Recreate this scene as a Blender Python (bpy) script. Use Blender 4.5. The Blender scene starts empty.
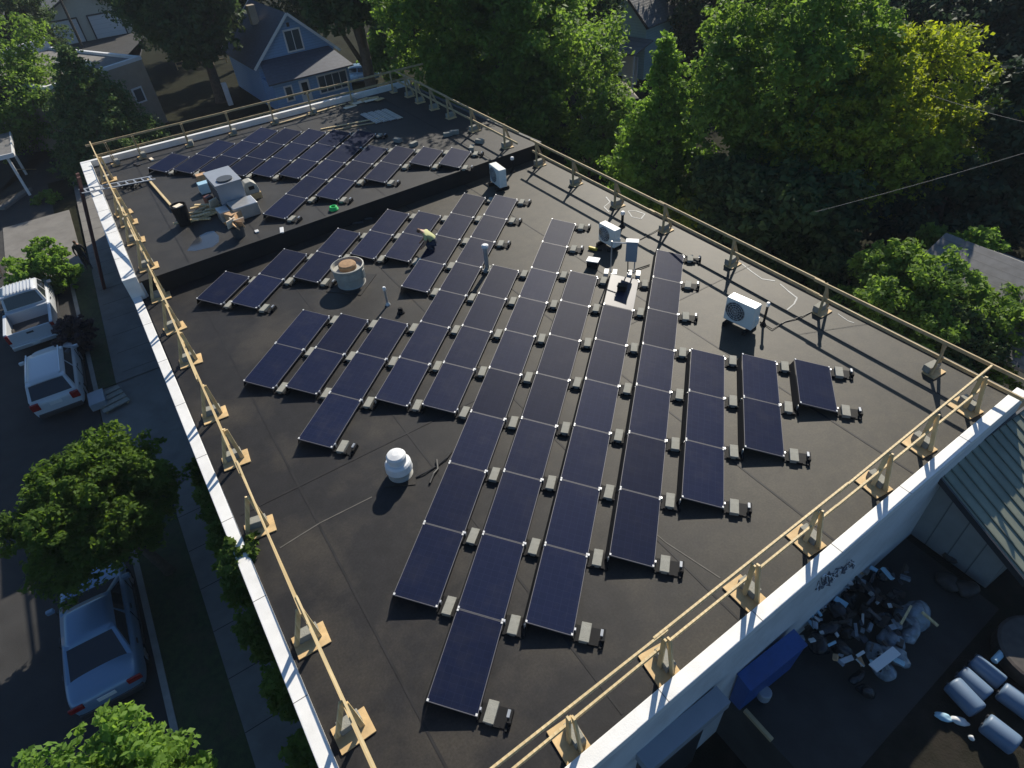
import bpy, bmesh, math, random
import numpy as np
from mathutils import Vector, Matrix
random.seed(7); rng = np.random.default_rng(7)
SC = bpy.context.scene; COL = SC.collection
R = math.radians
# ------------------------------------------------------------------ camera
CAM = np.array([4.5695, -5.5179, 11.4661]); FPX = 626.95
PITCH, ROLL, YAW = 0.727265, -0.086586, -0.304456
def cam_axes():
    cy, sy, cp, sp = math.cos(YAW), math.sin(YAW), math.cos(PITCH), math.sin(PITCH)
    fwd = np.array([sy*cp, cy*cp, -sp]); right = np.array([cy, -sy, 0]); up = np.cross(right, fwd)
    cr, sr = math.cos(ROLL), math.sin(ROLL)
    return cr*right+sr*up, -sr*right+cr*up, fwd
RT, UPV, FW = cam_axes()
cd = bpy.data.cameras.new('camera'); cam = bpy.data.objects.new('camera', cd); COL.objects.link(cam)
cd.sensor_width = 36; cd.lens = FPX/1024*36; cd.clip_end = 1000; cd.clip_start = .1
cam.matrix_world = Matrix(((RT[0], UPV[0], -FW[0], CAM[0]), (RT[1], UPV[1], -FW[1], CAM[1]), (RT[2], UPV[2], -FW[2], CAM[2]), (0, 0, 0, 1)))
SC.camera = cam
# ------------------------------------------------------------------ light
SUN_AZ, SUN_EL = 86.0, 34.0          # azimuth from +x towards +y
wd = bpy.data.worlds.new('World'); SC.world = wd; wd.use_nodes = True
nt = wd.node_tree; bg = nt.nodes['Background']
sky = nt.nodes.new('ShaderNodeTexSky'); sky.sky_type = 'NISHITA'; sky.sun_disc = False
sky.sun_elevation = R(SUN_EL); sky.sun_rotation = R(90-SUN_AZ)
tint = nt.nodes.new('ShaderNodeMix'); tint.data_type = 'RGBA'; tint.blend_type = 'MULTIPLY'; tint.inputs[0].default_value = 1; tint.inputs[7].default_value = (.70, 1.02, 1.34, 1)
nt.links.new(sky.outputs[0], tint.inputs[6]); nt.links.new(tint.outputs[2], bg.inputs[0]); bg.inputs[1].default_value = 0.055
sl = bpy.data.lights.new('sun', 'SUN'); sl.energy = 4.6; sl.angle = R(.5); sl.color = (1, .925, .80)
so = bpy.data.objects.new('sun', sl); COL.objects.link(so)
sv = Vector((math.cos(R(SUN_AZ))*math.cos(R(SUN_EL)), math.sin(R(SUN_AZ))*math.cos(R(SUN_EL)), math.sin(R(SUN_EL))))
so.rotation_euler = sv.to_track_quat('Z', 'Y').to_euler()
SC.view_settings.view_transform = 'Standard'; SC.view_settings.look = 'None'
SC.view_settings.exposure = 0.6; SC.view_settings.gamma = 1
# ------------------------------------------------------------------ frames of reference
TH = R(-42.3); BROT = R(47.7)
UV = np.array([-math.cos(TH), -math.sin(TH)]); VV = np.array([-math.sin(TH), math.cos(TH)])
G = -5.0                                # street level; the lower roof is z = 0
HS = 0.6                                # upper roof level
YG = -3.0                               # the yard behind the near wall lies higher than the street
def W(u, v, z=0.):
    x = u*UV+v*VV; return np.array([x[0], x[1], z])
def un(px, py, z=0.):                   # where the ray of a measured point meets height z
    d = FW+(px-512)/FPX*RT-(py-384)/FPX*UPV
    return CAM+(z-CAM[2])/d[2]*d
def uvof(p): return float(p[0]*UV[0]+p[1]*UV[1]), float(p[0]*VV[0]+p[1]*VV[1])
# ------------------------------------------------------------------ materials
def mat(name, col, rough=.6, metal=0., spec=.5, noise=0., nscale=5., bump=0., bscale=40., dark=None, dscale=1.5, damt=.5, coat=0.):
    m = bpy.data.materials.new(name); m.use_nodes = True; n = m.node_tree; p = n.nodes['Principled BSDF']
    p.inputs['Base Color'].default_value = (*col, 1); p.inputs['Roughness'].default_value = rough
    p.inputs['Metallic'].default_value = metal; p.inputs['Specular IOR Level'].default_value = spec
    p.inputs['Coat Weight'].default_value = coat
    out = None
    tc = n.nodes.new('ShaderNodeTexCoord')
    if noise:
        a = n.nodes.new('ShaderNodeTexNoise'); a.inputs['Scale'].default_value = nscale; a.inputs['Detail'].default_value = 6
        n.links.new(tc.outputs['Object'], a.inputs['Vector'])
        mr = n.nodes.new('ShaderNodeMapRange'); mr.inputs[1].default_value = .3; mr.inputs[2].default_value = .7
        mr.inputs[3].default_value = 1-noise; mr.inputs[4].default_value = 1+noise
        n.links.new(a.outputs['Fac'], mr.inputs[0])
        mx = n.nodes.new('ShaderNodeMix'); mx.data_type = 'RGBA'; mx.blend_type = 'MULTIPLY'; mx.inputs[0].default_value = 1
        mx.inputs[6].default_value = (*col, 1); n.links.new(mr.outputs[0], mx.inputs[7]); out = mx.outputs[2]
    if dark is not None:
        b = n.nodes.new('ShaderNodeTexNoise'); b.inputs['Scale'].default_value = dscale; b.inputs['Detail'].default_value = 8; b.inputs['Roughness'].default_value = .65
        n.links.new(tc.outputs['Object'], b.inputs['Vector'])
        mr2 = n.nodes.new('ShaderNodeMapRange'); mr2.inputs[1].default_value = .48; mr2.inputs[2].default_value = .68; mr2.inputs[4].default_value = damt
        n.links.new(b.outputs['Fac'], mr2.inputs[0])
        m2 = n.nodes.new('ShaderNodeMix'); m2.data_type = 'RGBA'; n.links.new(mr2.outputs[0], m2.inputs[0])
        if out is not None: n.links.new(out, m2.inputs[6])
        else: m2.inputs[6].default_value = (*col, 1)
        m2.inputs[7].default_value = (*dark, 1); out = m2.outputs[2]
    if out is not None: n.links.new(out, p.inputs['Base Color'])
    if bump:
        c = n.nodes.new('ShaderNodeTexNoise'); c.inputs['Scale'].default_value = bscale; c.inputs['Detail'].default_value = 4
        n.links.new(tc.outputs['Object'], c.inputs['Vector'])
        bn = n.nodes.new('ShaderNodeBump'); bn.inputs['Strength'].default_value = bump; bn.inputs['Distance'].default_value = .02
        n.links.new(c.outputs['Fac'], bn.inputs['Height']); n.links.new(bn.outputs[0], p.inputs['Normal'])
    return m
def wave_mat(name, col, col2, scale, rot=(0, 0, 0), rough=.6, axis='X', lo=.8, hi=.95, bump=.4, **k):
    m = mat(name, col, rough, **k); n = m.node_tree; p = n.nodes['Principled BSDF']
    tc = n.nodes.new('ShaderNodeTexCoord'); mp = n.nodes.new('ShaderNodeMapping'); mp.inputs['Rotation'].default_value = rot
    n.links.new(tc.outputs['Object'], mp.inputs[0])
    w = n.nodes.new('ShaderNodeTexWave'); w.bands_direction = axis; w.wave_profile = 'SAW'; w.inputs['Scale'].default_value = scale
    n.links.new(mp.outputs[0], w.inputs[0])
    mr = n.nodes.new('ShaderNodeMapRange'); mr.inputs[1].default_value = lo; mr.inputs[2].default_value = hi; n.links.new(w.outputs['Fac'], mr.inputs[0])
    mx = n.nodes.new('ShaderNodeMix'); mx.data_type = 'RGBA'; n.links.new(mr.outputs[0], mx.inputs[0])
    src = p.inputs['Base Color'].links
    if src: n.links.new(src[0].from_socket, mx.inputs[6])
    else: mx.inputs[6].default_value = (*col, 1)
    mx.inputs[7].default_value = (*col2, 1); n.links.new(mx.outputs[2], p.inputs['Base Color'])
    if bump:
        bn = n.nodes.new('ShaderNodeBump'); bn.inputs['Strength'].default_value = bump; bn.inputs['Distance'].default_value = .03
        n.links.new(w.outputs['Fac'], bn.inputs['Height']); n.links.new(bn.outputs[0], p.inputs['Normal'])
    return m
def leafmat(name, col, col2, trans=.45):
    m = bpy.data.materials.new(name); m.use_nodes = True; n = m.node_tree; n.nodes.remove(n.nodes['Principled BSDF'])
    o = n.nodes['Material Output']; tc = n.nodes.new('ShaderNodeTexCoord')
    a = n.nodes.new('ShaderNodeTexNoise'); a.inputs['Scale'].default_value = 1.1; a.inputs['Detail'].default_value = 7; a.inputs['Roughness'].default_value = .7
    n.links.new(tc.outputs['Object'], a.inputs['Vector'])
    mr = n.nodes.new('ShaderNodeMapRange'); mr.inputs[1].default_value = .35; mr.inputs[2].default_value = .65; n.links.new(a.outputs['Fac'], mr.inputs[0])
    mx = n.nodes.new('ShaderNodeMix'); mx.data_type = 'RGBA'; mx.inputs[6].default_value = (*col, 1); mx.inputs[7].default_value = (*col2, 1)
    n.links.new(mr.outputs[0], mx.inputs[0])
    d = n.nodes.new('ShaderNodeBsdfPrincipled'); d.inputs['Roughness'].default_value = .6; d.inputs['Specular IOR Level'].default_value = .12
    t = n.nodes.new('ShaderNodeBsdfTranslucent')
    hs = n.nodes.new('ShaderNodeHueSaturation'); hs.inputs['Value'].default_value = 2.0; hs.inputs['Hue'].default_value = .487; hs.inputs['Saturation'].default_value = 1.1
    n.links.new(mx.outputs[2], hs.inputs['Color'])
    n.links.new(mx.outputs[2], d.inputs['Base Color']); n.links.new(hs.outputs[0], t.inputs['Color'])
    ms = n.nodes.new('ShaderNodeMixShader'); ms.inputs[0].default_value = trans
    n.links.new(d.outputs[0], ms.inputs[1]); n.links.new(t.outputs[0], ms.inputs[2]); n.links.new(ms.outputs[0], o.inputs['Surface'])
    return m
M = {}
M['roof'] = mat('black_membrane', (.0135, .0128, .0135), .60, spec=.22, noise=.20, nscale=3.5, dark=(.044, .038, .030), dscale=.42, damt=.8, bump=.10, bscale=30)
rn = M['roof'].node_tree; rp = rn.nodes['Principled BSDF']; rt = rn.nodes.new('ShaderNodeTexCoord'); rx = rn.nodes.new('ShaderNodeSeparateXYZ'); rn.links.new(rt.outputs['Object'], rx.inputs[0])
rm = rn.nodes.new('ShaderNodeMapRange'); rm.interpolation_type = 'SMOOTHSTEP'; rm.inputs[1].default_value = 1.5; rm.inputs[2].default_value = 11; rm.inputs[4].default_value = .85; rn.links.new(rx.outputs[0], rm.inputs[0])  # lighter brown towards the right: sun sheen put into the colour, with mild dust
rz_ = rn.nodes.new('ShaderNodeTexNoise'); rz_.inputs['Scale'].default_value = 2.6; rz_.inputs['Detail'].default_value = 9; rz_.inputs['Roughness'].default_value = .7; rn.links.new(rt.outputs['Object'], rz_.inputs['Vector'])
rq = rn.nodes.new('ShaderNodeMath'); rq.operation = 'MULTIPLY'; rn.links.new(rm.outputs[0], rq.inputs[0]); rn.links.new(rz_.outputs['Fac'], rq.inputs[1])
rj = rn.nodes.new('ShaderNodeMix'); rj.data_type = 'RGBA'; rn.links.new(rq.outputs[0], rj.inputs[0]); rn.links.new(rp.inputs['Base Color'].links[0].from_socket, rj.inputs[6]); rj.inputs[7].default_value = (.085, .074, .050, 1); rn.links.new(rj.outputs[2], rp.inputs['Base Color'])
rs2 = rn.nodes.new('ShaderNodeTexNoise'); rs2.inputs['Scale'].default_value = 22; rs2.inputs['Detail'].default_value = 5; rn.links.new(rt.outputs['Object'], rs2.inputs['Vector'])
rs3 = rn.nodes.new('ShaderNodeMapRange'); rs3.inputs[1].default_value = .35; rs3.inputs[2].default_value = .72; rs3.inputs[3].default_value = .84; rs3.inputs[4].default_value = 1.22; rn.links.new(rs2.outputs['Fac'], rs3.inputs[0])
rs4 = rn.nodes.new('ShaderNodeMix'); rs4.data_type = 'RGBA'; rs4.blend_type = 'MULTIPLY'; rs4.inputs[0].default_value = 1; rn.links.new(rj.outputs[2], rs4.inputs[6]); rn.links.new(rs3.outputs[0], rs4.inputs[7]); rn.links.new(rs4.outputs[2], rp.inputs['Base Color'])
M['roof2'] = mat('upper_membrane', (.025, .024, .0235), .62, spec=.22, noise=.14, nscale=2, dark=(.042, .039, .034), dscale=.6, damt=.6, bump=.2, bscale=30)
M['stepm'] = mat('step_membrane', (.012, .012, .0125), .7, spec=.2, noise=.2, nscale=2)
M['edge'] = mat('edge_flashing', (.12, .115, .105), .7, spec=.2, noise=.2)
M['cap'] = mat('white_parapet_paint', (.72, .71, .68), .5, noise=.06, nscale=2.5, dark=(.52, .50, .46), dscale=2.2, damt=.35, bump=.15)
M['wall'] = mat('painted_block', (.58, .58, .58), .7, noise=.08, nscale=1.4, dark=(.40, .38, .36), dscale=1.1, damt=.5, bump=.2)
M['metal'] = mat('galvanised', (.50, .50, .49), .4, .7, noise=.1, nscale=6)
M['alu'] = mat('aluminium', (.62, .62, .62), .35, .6)
M['pvframe'] = mat('panel_frame', (.10, .10, .115), .55, 0, spec=.3)
M['clip'] = mat('white_clip', (.60, .60, .59), .4)
M['black'] = mat('black_plastic', (.010, .010, .011), .7, spec=.15)
M['block'] = mat('concrete_block', (.27, .265, .23), .9, spec=.2, noise=.15, nscale=9, dark=(.19, .185, .155), dscale=5, damt=.5, bump=.4)
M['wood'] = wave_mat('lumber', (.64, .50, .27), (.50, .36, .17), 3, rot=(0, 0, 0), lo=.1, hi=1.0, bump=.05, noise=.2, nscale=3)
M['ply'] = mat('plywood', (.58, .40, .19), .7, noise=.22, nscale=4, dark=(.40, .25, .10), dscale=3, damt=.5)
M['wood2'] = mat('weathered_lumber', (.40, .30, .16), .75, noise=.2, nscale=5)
M['hvac'] = mat('grey_sheet_metal', (.27, .29, .32), .45, .1, noise=.06, nscale=2)
M['acw'] = mat('ivory_sheet_metal', (.72, .72, .66), .4, noise=.04, nscale=3)
M['dgrey'] = mat('dark_grille', (.05, .055, .06), .5)
M['white'] = mat('white_paint', (.66, .66, .65), .5, noise=.05, nscale=4)
M['vent'] = mat('weathered_white', (.32, .315, .28), .65, noise=.12, nscale=6, dark=(.42, .38, .30), dscale=4, damt=.5)
M['rust'] = mat('tan_cap', (.30, .18, .09), .8, noise=.25, nscale=8)
M['red'] = mat('red_plastic', (.10, .028, .022), .6, noise=.1)
M['blue'] = mat('blue_steel', (.016, .065, .23), .5, noise=.1, nscale=2, dark=(.012, .045, .15), dscale=3, damt=.6)
M['bluel'] = mat('pale_blue_box', (.32, .50, .60), .5)
M['green'] = mat('bright_green', (.02, .55, .12), .5)
M['yellow'] = mat('yellow_tool', (.6, .42, .03), .5)
M['card'] = mat('cardboard', (.48, .30, .16), .8, noise=.2, nscale=6)
M['paper'] = mat('pale_paper', (.78, .66, .50), .8, noise=.1)
M['asphalt'] = mat('asphalt', (.036, .035, .034), .85, spec=.25, noise=.18, nscale=1.2, dark=(.050, .046, .042), dscale=.5, damt=.7, bump=.4, bscale=60)
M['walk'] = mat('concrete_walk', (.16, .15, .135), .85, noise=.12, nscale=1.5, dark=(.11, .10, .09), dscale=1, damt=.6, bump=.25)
M['kerb'] = mat('kerb_concrete', (.26, .25, .23), .85, noise=.15, nscale=3)
M['lawn'] = mat('lawn', (.030, .046, .014), .9, noise=.35, nscale=6, dark=(.06, .05, .028), dscale=1.2, damt=.7, bump=.9, bscale=40)
M['soil'] = mat('yard_soil', (.019, .020, .011), .95, spec=.05, noise=.3, nscale=3, dark=(.012, .010, .006), dscale=.7, damt=.8, bump=.8, bscale=20)
M['dirt'] = mat('dark_dirt', (.020, .017, .013), .95, spec=.15, noise=.3, nscale=3, dark=(.012, .013, .007), dscale=.9, damt=.8, bump=.8, bscale=20)
M['glass'] = mat('window_glass', (.02, .025, .03), .08, spec=.6)
M['pane'] = mat('house_glass', (.06, .08, .09), .15, spec=.5)
M['tyre'] = mat('tyre', (.015, .015, .015), .8)
M['rim'] = mat('alloy', (.45, .45, .46), .35, .8)
M['carw'] = mat('white_car_paint', (.50, .52, .54), .3, coat=.3)
M['cars'] = mat('silver_car_paint', (.17, .26, .37), .3, .25, coat=.4)
M['tail'] = mat('tail_light', (.25, .01, .01), .2)
M['headl'] = mat('head_light', (.7, .7, .7), .1)
M['dtrim'] = mat('dark_trim', (.03, .03, .032), .5)
M['bark'] = mat('bark', (.085, .065, .045), .9, noise=.3, nscale=6, bump=.8, bscale=12)
M['shingle'] = wave_mat('grey_shingles', (.16, .155, .15), (.10, .10, .10), 2.2, axis='Z', noise=.2, nscale=4)
M['shinglet'] = wave_mat('brown_shingles', (.20, .17, .13), (.13, .11, .08), 2.2, axis='Z', noise=.25, nscale=4)
M['shingleb'] = wave_mat('blue_grey_shingles', (.06, .07, .095), (.04, .045, .06), 2.2, axis='Z', noise=.2, nscale=4)
M['sidingb'] = wave_mat('blue_siding', (.19, .34, .56), (.13, .24, .40), 1.6, axis='Z', noise=.05)
M['sidingt'] = wave_mat('pale_teal_siding', (.42, .56, .55), (.28, .40, .40), 1.6, axis='Z', noise=.05)
M['stucco'] = mat('tan_stucco', (.33, .27, .20), .9, noise=.08, nscale=2, bump=.3)
M['cream'] = mat('cream_siding', (.52, .50, .42), .8, noise=.06)
M['doorw'] = wave_mat('white_door_panels', (.62, .64, .66), (.46, .48, .50), .62, axis='Z', lo=.9, hi=.98)
M['greenroof'] = mat('green_metal_roof', (.20, .215, .16), .55, noise=.15, nscale=1.3, dark=(.14, .15, .115), dscale=1.1, damt=.6)
M['ribm'] = mat('dark_green_rib', (.12, .13, .10), .6)
M['batten'] = wave_mat('grey_batten_wall', (.25, .24, .22), (.10, .10, .095), .62, axis='X', lo=.92, hi=.97, noise=.1, nscale=2, bump=.6)
M['hedge'] = leafmat('leaf_hedge', (0.0591, 0.1013, 0.0236), (0.1266, 0.1856, 0.0338), .4)
M['lf_maple'] = leafmat('leaf_maple', (0.0513, 0.0945, 0.0189), (0.1013, 0.1688, 0.0297), .52)
M['lf_mid'] = leafmat('leaf_mid', (0.0759, 0.1392, 0.0338), (0.1583, 0.2531, 0.0464), .45)
M['lf_light'] = leafmat('leaf_light', (0.0929, 0.1773, 0.0371), (0.1773, 0.2869, 0.054), .5)
M['lf_yel'] = leafmat('leaf_yellow', (0.1266, 0.1773, 0.027), (0.2616, 0.3121, 0.0371), .5)
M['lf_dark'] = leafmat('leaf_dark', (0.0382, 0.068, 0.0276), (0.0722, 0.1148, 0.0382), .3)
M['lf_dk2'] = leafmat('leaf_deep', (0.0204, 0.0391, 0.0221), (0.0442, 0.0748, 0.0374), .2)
M['lf_con'] = leafmat('leaf_conifer', (0.0422, 0.0844, 0.0318), (0.0949, 0.1519, 0.0422), .25)
M['lf_purple'] = leafmat('leaf_purple', (.050, .030, .036), (.10, .075, .075), .25)
M['bag'] = mat('black_bag', (.018, .018, .02), .22, noise=.3, nscale=6, bump=.8, bscale=9)
M['bagw'] = mat('clear_bag', (.20, .23, .26), .25, noise=.4, nscale=5, bump=.8, bscale=9)
M['junk'] = mat('dark_scrap', (.035, .027, .022), .6, noise=.5, nscale=5)
M['barrel'] = mat('pale_blue_drum', (.11, .165, .24), .5, noise=.06, nscale=2, dark=(.08, .12, .20), dscale=2, damt=.5)
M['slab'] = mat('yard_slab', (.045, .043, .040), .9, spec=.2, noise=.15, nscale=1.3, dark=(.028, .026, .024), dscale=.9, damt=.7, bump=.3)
M['skin'] = mat('skin', (.36, .19, .12), .6); M['hair'] = mat('brown_hair', (.10, .045, .02), .8)
M['hiviz'] = mat('pale_yellow_shirt', (.42, .43, .20), .8); M['navy'] = mat('navy_cloth', (.02, .025, .045), .85)
M['blackc'] = mat('black_cloth', (.015, .014, .015), .85)
M['cable'] = mat('cable', (.012, .012, .012), .6); M['wire'] = mat('wire', (.09, .09, .09), .7)
M['puddle'] = mat('wet_membrane', (.03, .034, .04), .12, spec=.9)
M['caulk'] = mat('white_sealant', (.38, .38, .36), .7, noise=.15, nscale=8)
M['scribble'] = mat('black_spray_paint', (.09, .10, .13), .7)
M['scribw'] = mat('white_spray_paint', (.70, .72, .76), .6)
M['seam'] = mat('seam_tape', (.017, .016, .0165), .6, spec=.2, noise=.3, nscale=2)
M['patch'] = mat('roof_stain', (.085, .078, .066), .7, noise=.3, nscale=4)
# solar glass: cells with fine lines, textured front
def panelmat():
    m = mat('solar_glass', (.010, .013, .038), .50, spec=.03, noise=.12, nscale=1.3); n = m.node_tree; p = n.nodes['Principled BSDF']
    tc = n.nodes.new('ShaderNodeTexCoord'); mp = n.nodes.new('ShaderNodeMapping'); mp.inputs['Location'].default_value = (.015, .02, 0)
    n.links.new(tc.outputs['Object'], mp.inputs[0])
    b = n.nodes.new('ShaderNodeTexBrick'); b.offset = 0; b.inputs['Scale'].default_value = 1; b.inputs['Brick Width'].default_value = .1465; b.inputs['Row Height'].default_value = .1432
    b.inputs['Mortar Size'].default_value = .0022; b.inputs['Color1'].default_value = (.0068, .0108, .031, 1); b.inputs['Color2'].default_value = (.008, .0122, .035, 1); b.inputs['Mortar'].default_value = (.016, .023, .052, 1)
    n.links.new(mp.outputs[0], b.inputs['Vector'])
    oi = n.nodes.new('ShaderNodeObjectInfo'); ad = n.nodes.new('ShaderNodeVectorMath'); ad.operation = 'ADD'; n.links.new(tc.outputs['Object'], ad.inputs[0]); n.links.new(oi.outputs['Location'], ad.inputs[1])
    dn = n.nodes.new('ShaderNodeTexNoise'); dn.inputs['Scale'].default_value = 1.6; dn.inputs['Detail'].default_value = 8; dn.inputs['Roughness'].default_value = .7; n.links.new(ad.outputs[0], dn.inputs['Vector'])
    d1 = n.nodes.new('ShaderNodeMapRange'); d1.inputs[1].default_value = .50; d1.inputs[2].default_value = .80; d1.inputs[4].default_value = .28; n.links.new(dn.outputs['Fac'], d1.inputs[0])
    dm = n.nodes.new('ShaderNodeMix'); dm.data_type = 'RGBA'; n.links.new(d1.outputs[0], dm.inputs[0]); n.links.new(b.outputs['Color'], dm.inputs[6]); dm.inputs[7].default_value = (.045, .045, .055, 1)
    rv = n.nodes.new('ShaderNodeMapRange'); rv.inputs[3].default_value = .80; rv.inputs[4].default_value = 1.2; n.links.new(oi.outputs['Random'], rv.inputs[0])
    mv = n.nodes.new('ShaderNodeMix'); mv.data_type = 'RGBA'; mv.blend_type = 'MULTIPLY'; mv.inputs[0].default_value = 1; n.links.new(dm.outputs[2], mv.inputs[6]); n.links.new(rv.outputs[0], mv.inputs[7]); n.links.new(mv.outputs[2], p.inputs['Base Color'])
    p.inputs['IOR'].default_value = 1.45
    return m
M['pv'] = panelmat()
M['pvg'] = panelmat(); M['pvg'].name = 'clear_solar_glass'; M['pvg'].node_tree.nodes['Principled BSDF'].inputs['Roughness'].default_value = .42; M['pvg'].node_tree.nodes['Principled BSDF'].inputs['Specular IOR Level'].default_value = .17
# ------------------------------------------------------------------ mesh helpers
class MB:
    def __init__(s): s.v = []; s.f = []; s.m = []
    def add(s, vs, fs, mi=0):
        o = len(s.v); s.v += [tuple(map(float, p)) for p in vs]; s.f += [tuple(i+o for i in f) for f in fs]; s.m += [mi]*len(fs); return s
    def box(s, c, d, rz=0, mi=0, tilt=None):
        x, y, z = d[0]/2, d[1]/2, d[2]/2
        pts = [Vector((a*x, b*y, e*z)) for a in (-1, 1) for b in (-1, 1) for e in (-1, 1)]
        mt = Matrix.Rotation(rz, 3, 'Z')
        if tilt: mt = mt @ Matrix.Rotation(tilt[1], 3, tilt[0])
        return s.add([mt @ p+Vector(c) for p in pts], [(0, 1, 3, 2), (4, 6, 7, 5), (0, 4, 5, 1), (2, 3, 7, 6), (0, 2, 6, 4), (1, 5, 7, 3)], mi)
    def bar(s, a, b, w, h, mi=0, upv=(0, 0, 1)):
        a = Vector(a); b = Vector(b); d = (b-a).normalized(); u = Vector(upv)
        if abs(d.dot(u)) > .98: u = Vector((1, 0, 0))
        sd = d.cross(u).normalized()*(w/2); up = sd.cross(d).normalized()*(h/2)
        pts = [p+i*sd+j*up for p in (a, b) for i, j in ((-1, -1), (1, -1), (1, 1), (-1, 1))]
        return s.add(pts, [(3, 2, 1, 0), (4, 5, 6, 7), (0, 1, 5, 4), (1, 2, 6, 5), (2, 3, 7, 6), (3, 0, 4, 7)], mi)
    def tube(s, pts, rad, n=8, mi=0, cap=True):
        pts = [Vector(p) for p in pts]
        if not hasattr(rad, '__len__'): rad = [rad]*len(pts)
        o = len(s.v); u = None
        for i, p in enumerate(pts):
            d = (pts[min(i+1, len(pts)-1)]-pts[max(i-1, 0)]).normalized()
            if u is None: u = d.orthogonal().normalized()
            else: u = (u-d*u.dot(d)).normalized()
            w = d.cross(u)
            for k in range(n):
                a = 2*math.pi*k/n; s.v.append(tuple(p+rad[i]*(math.cos(a)*u+math.sin(a)*w)))
        for i in range(len(pts)-1):
            for k in range(n):
                s.f.append((o+i*n+k, o+i*n+(k+1) % n, o+(i+1)*n+(k+1) % n, o+(i+1)*n+k)); s.m.append(mi)
        if cap:
            s.f.append(tuple(o+k for k in range(n))[::-1]); s.f.append(tuple(o+(len(pts)-1)*n+k for k in range(n))); s.m += [mi, mi]
        return s
    def lathe(s, prof, n=24, c=(0, 0, 0), mi=0):
        o = len(s.v)
        for r, z in prof:
            for k in range(n):
                a = 2*math.pi*k/n; s.v.append((c[0]+r*math.cos(a), c[1]+r*math.sin(a), c[2]+z))
        for i in range(len(prof)-1):
            for k in range(n):
                s.f.append((o+i*n+k, o+i*n+(k+1) % n, o+(i+1)*n+(k+1) % n, o+(i+1)*n+k)); s.m.append(mi)
        s.f.append(tuple(o+k for k in range(n))[::-1]); s.f.append(tuple(o+(len(prof)-1)*n+k for k in range(n))); s.m += [mi, mi]
        return s
    def prism(s, poly, z0, z1, mi=0):          # poly: list of (x, y), counter-clockwise
        n = len(poly); v = [(p[0], p[1], z0) for p in poly]+[(p[0], p[1], z1) for p in poly]
        return s.add(v, [tuple(range(n))[::-1], tuple(range(n, 2*n))]+[(i, (i+1) % n, n+(i+1) % n, n+i) for i in range(n)], mi)
    def quad(s, a, b, c, d, mi=0): return s.add([a, b, c, d], [(0, 1, 2, 3)], mi)
    def build(s, name, m, parent=None, smooth=False, bevel=0, mats=None):
        me = bpy.data.meshes.new(name); me.from_pydata(s.v, [], s.f); me.validate()
        for q in (mats or [m]): me.materials.append(q)
        if mats:
            for p, i in zip(me.polygons, s.m): p.material_index = i
        bm = bmesh.new(); bm.from_mesh(me); bmesh.ops.recalc_face_normals(bm, faces=bm.faces); bm.to_mesh(me); bm.free()
        if smooth:
            for p in me.polygons: p.use_smooth = True
        o = bpy.data.objects.new(name, me); COL.objects.link(o)
        if parent is not None: o.parent = parent
        if bevel:
            b = o.modifiers.new('bevel', 'BEVEL'); b.width = bevel; b.segments = 2; b.limit_method = 'ANGLE'
        return o
def tag(o, label, cat, group=None):
    o['label'] = label; o['category'] = cat
    if group: o['group'] = group
    return o
def thing(name, label, cat, loc=(0, 0, 0), rz=0, group=None):
    o = bpy.data.objects.new(name, None); COL.objects.link(o); o.location = tuple(map(float, loc)); o.rotation_euler = (0, 0, rz)
    o.empty_display_size = .2
    return tag(o, label, cat, group)
def single(name, mb, m, label, cat, loc=(0, 0, 0), rz=0, group=None, **k):
    o = mb.build(name, m, **k); o.location = tuple(map(float, loc)); o.rotation_euler = (0, 0, rz); return tag(o, label, cat, group)
def struct(name, mb, m): o = mb.build(name, m); o['kind'] = 'structure'; return o
def dup(root, loc, rz=None, label=None):
    r = root.copy(); COL.objects.link(r); r.location = tuple(map(float, loc))
    if rz is not None: r.rotation_euler = (0, 0, rz)
    if label: r['label'] = label
    for ch in list(root.children):
        c = ch.copy(); COL.objects.link(c); c.parent = r
        for g in ch.children:
            d = g.copy(); COL.objects.link(d); d.parent = c
    return r
ORD = 'zeroth first second third fourth fifth sixth seventh eighth ninth tenth eleventh twelfth thirteenth fourteenth fifteenth sixteenth'.split()
# ------------------------------------------------------------------ ground
def wpoly(pts, z): return [tuple(W(u, v, z)) for u, v in pts]
def sheet(name, m, pts, z):
    mb = MB(); mb.add(wpoly(pts, z), [tuple(range(len(pts)))]); return struct(name, mb, m)
mb = MB(); N = 40
for i in range(N+1):
    for j in range(N+1):
        x = -300+600*i/N; y = -200+600*j/N; mb.v.append((x, y, G-.02))
for i in range(N):
    for j in range(N):
        a = i*(N+1)+j; mb.f.append((a, a+N+1, a+N+2, a+1)); mb.m.append(0)
struct('ground', mb, M['soil'])
sheet('road', M['asphalt'], [(-60, -16.5), (-60, -5.75), (130, -5.75), (130, -16.5)], G-.0)
def slabp(name, m, pts, z0, z1):
    mb = MB(); mb.prism([tuple(W(u, v)[:2]) for u, v in pts][::-1], z0, z1); return struct(name, mb, m)
slabp('kerb', M['kerb'], [(-60, -5.75), (-60, -5.58), (13.6, -5.58), (14.6, -5.40), (14.6, -5.75)], G-.1, G+.13)
slabp('kerb', M['kerb'], [(18.3, -5.75), (18.3, -5.4), (19.0, -5.58), (32.5, -5.58), (32.5, -5.75)], G-.1, G+.13)
slabp('kerb', M['kerb'], [(-60, -16.75), (-60, -16.5), (130, -16.5), (130, -16.75)], G-.1, G+.13)
slabp('lawn_strip', M['lawn'], [(-60, -5.575), (-60, -4.2), (12.8, -4.2), (13.6, -5.575)], G-.1, G+.11)
slabp('lawn_strip', M['lawn'], [(19.0, -5.575), (19.0, -4.9), (31.0, -4.6), (31.0, -5.575)], G-.1, G+.11)
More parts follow.
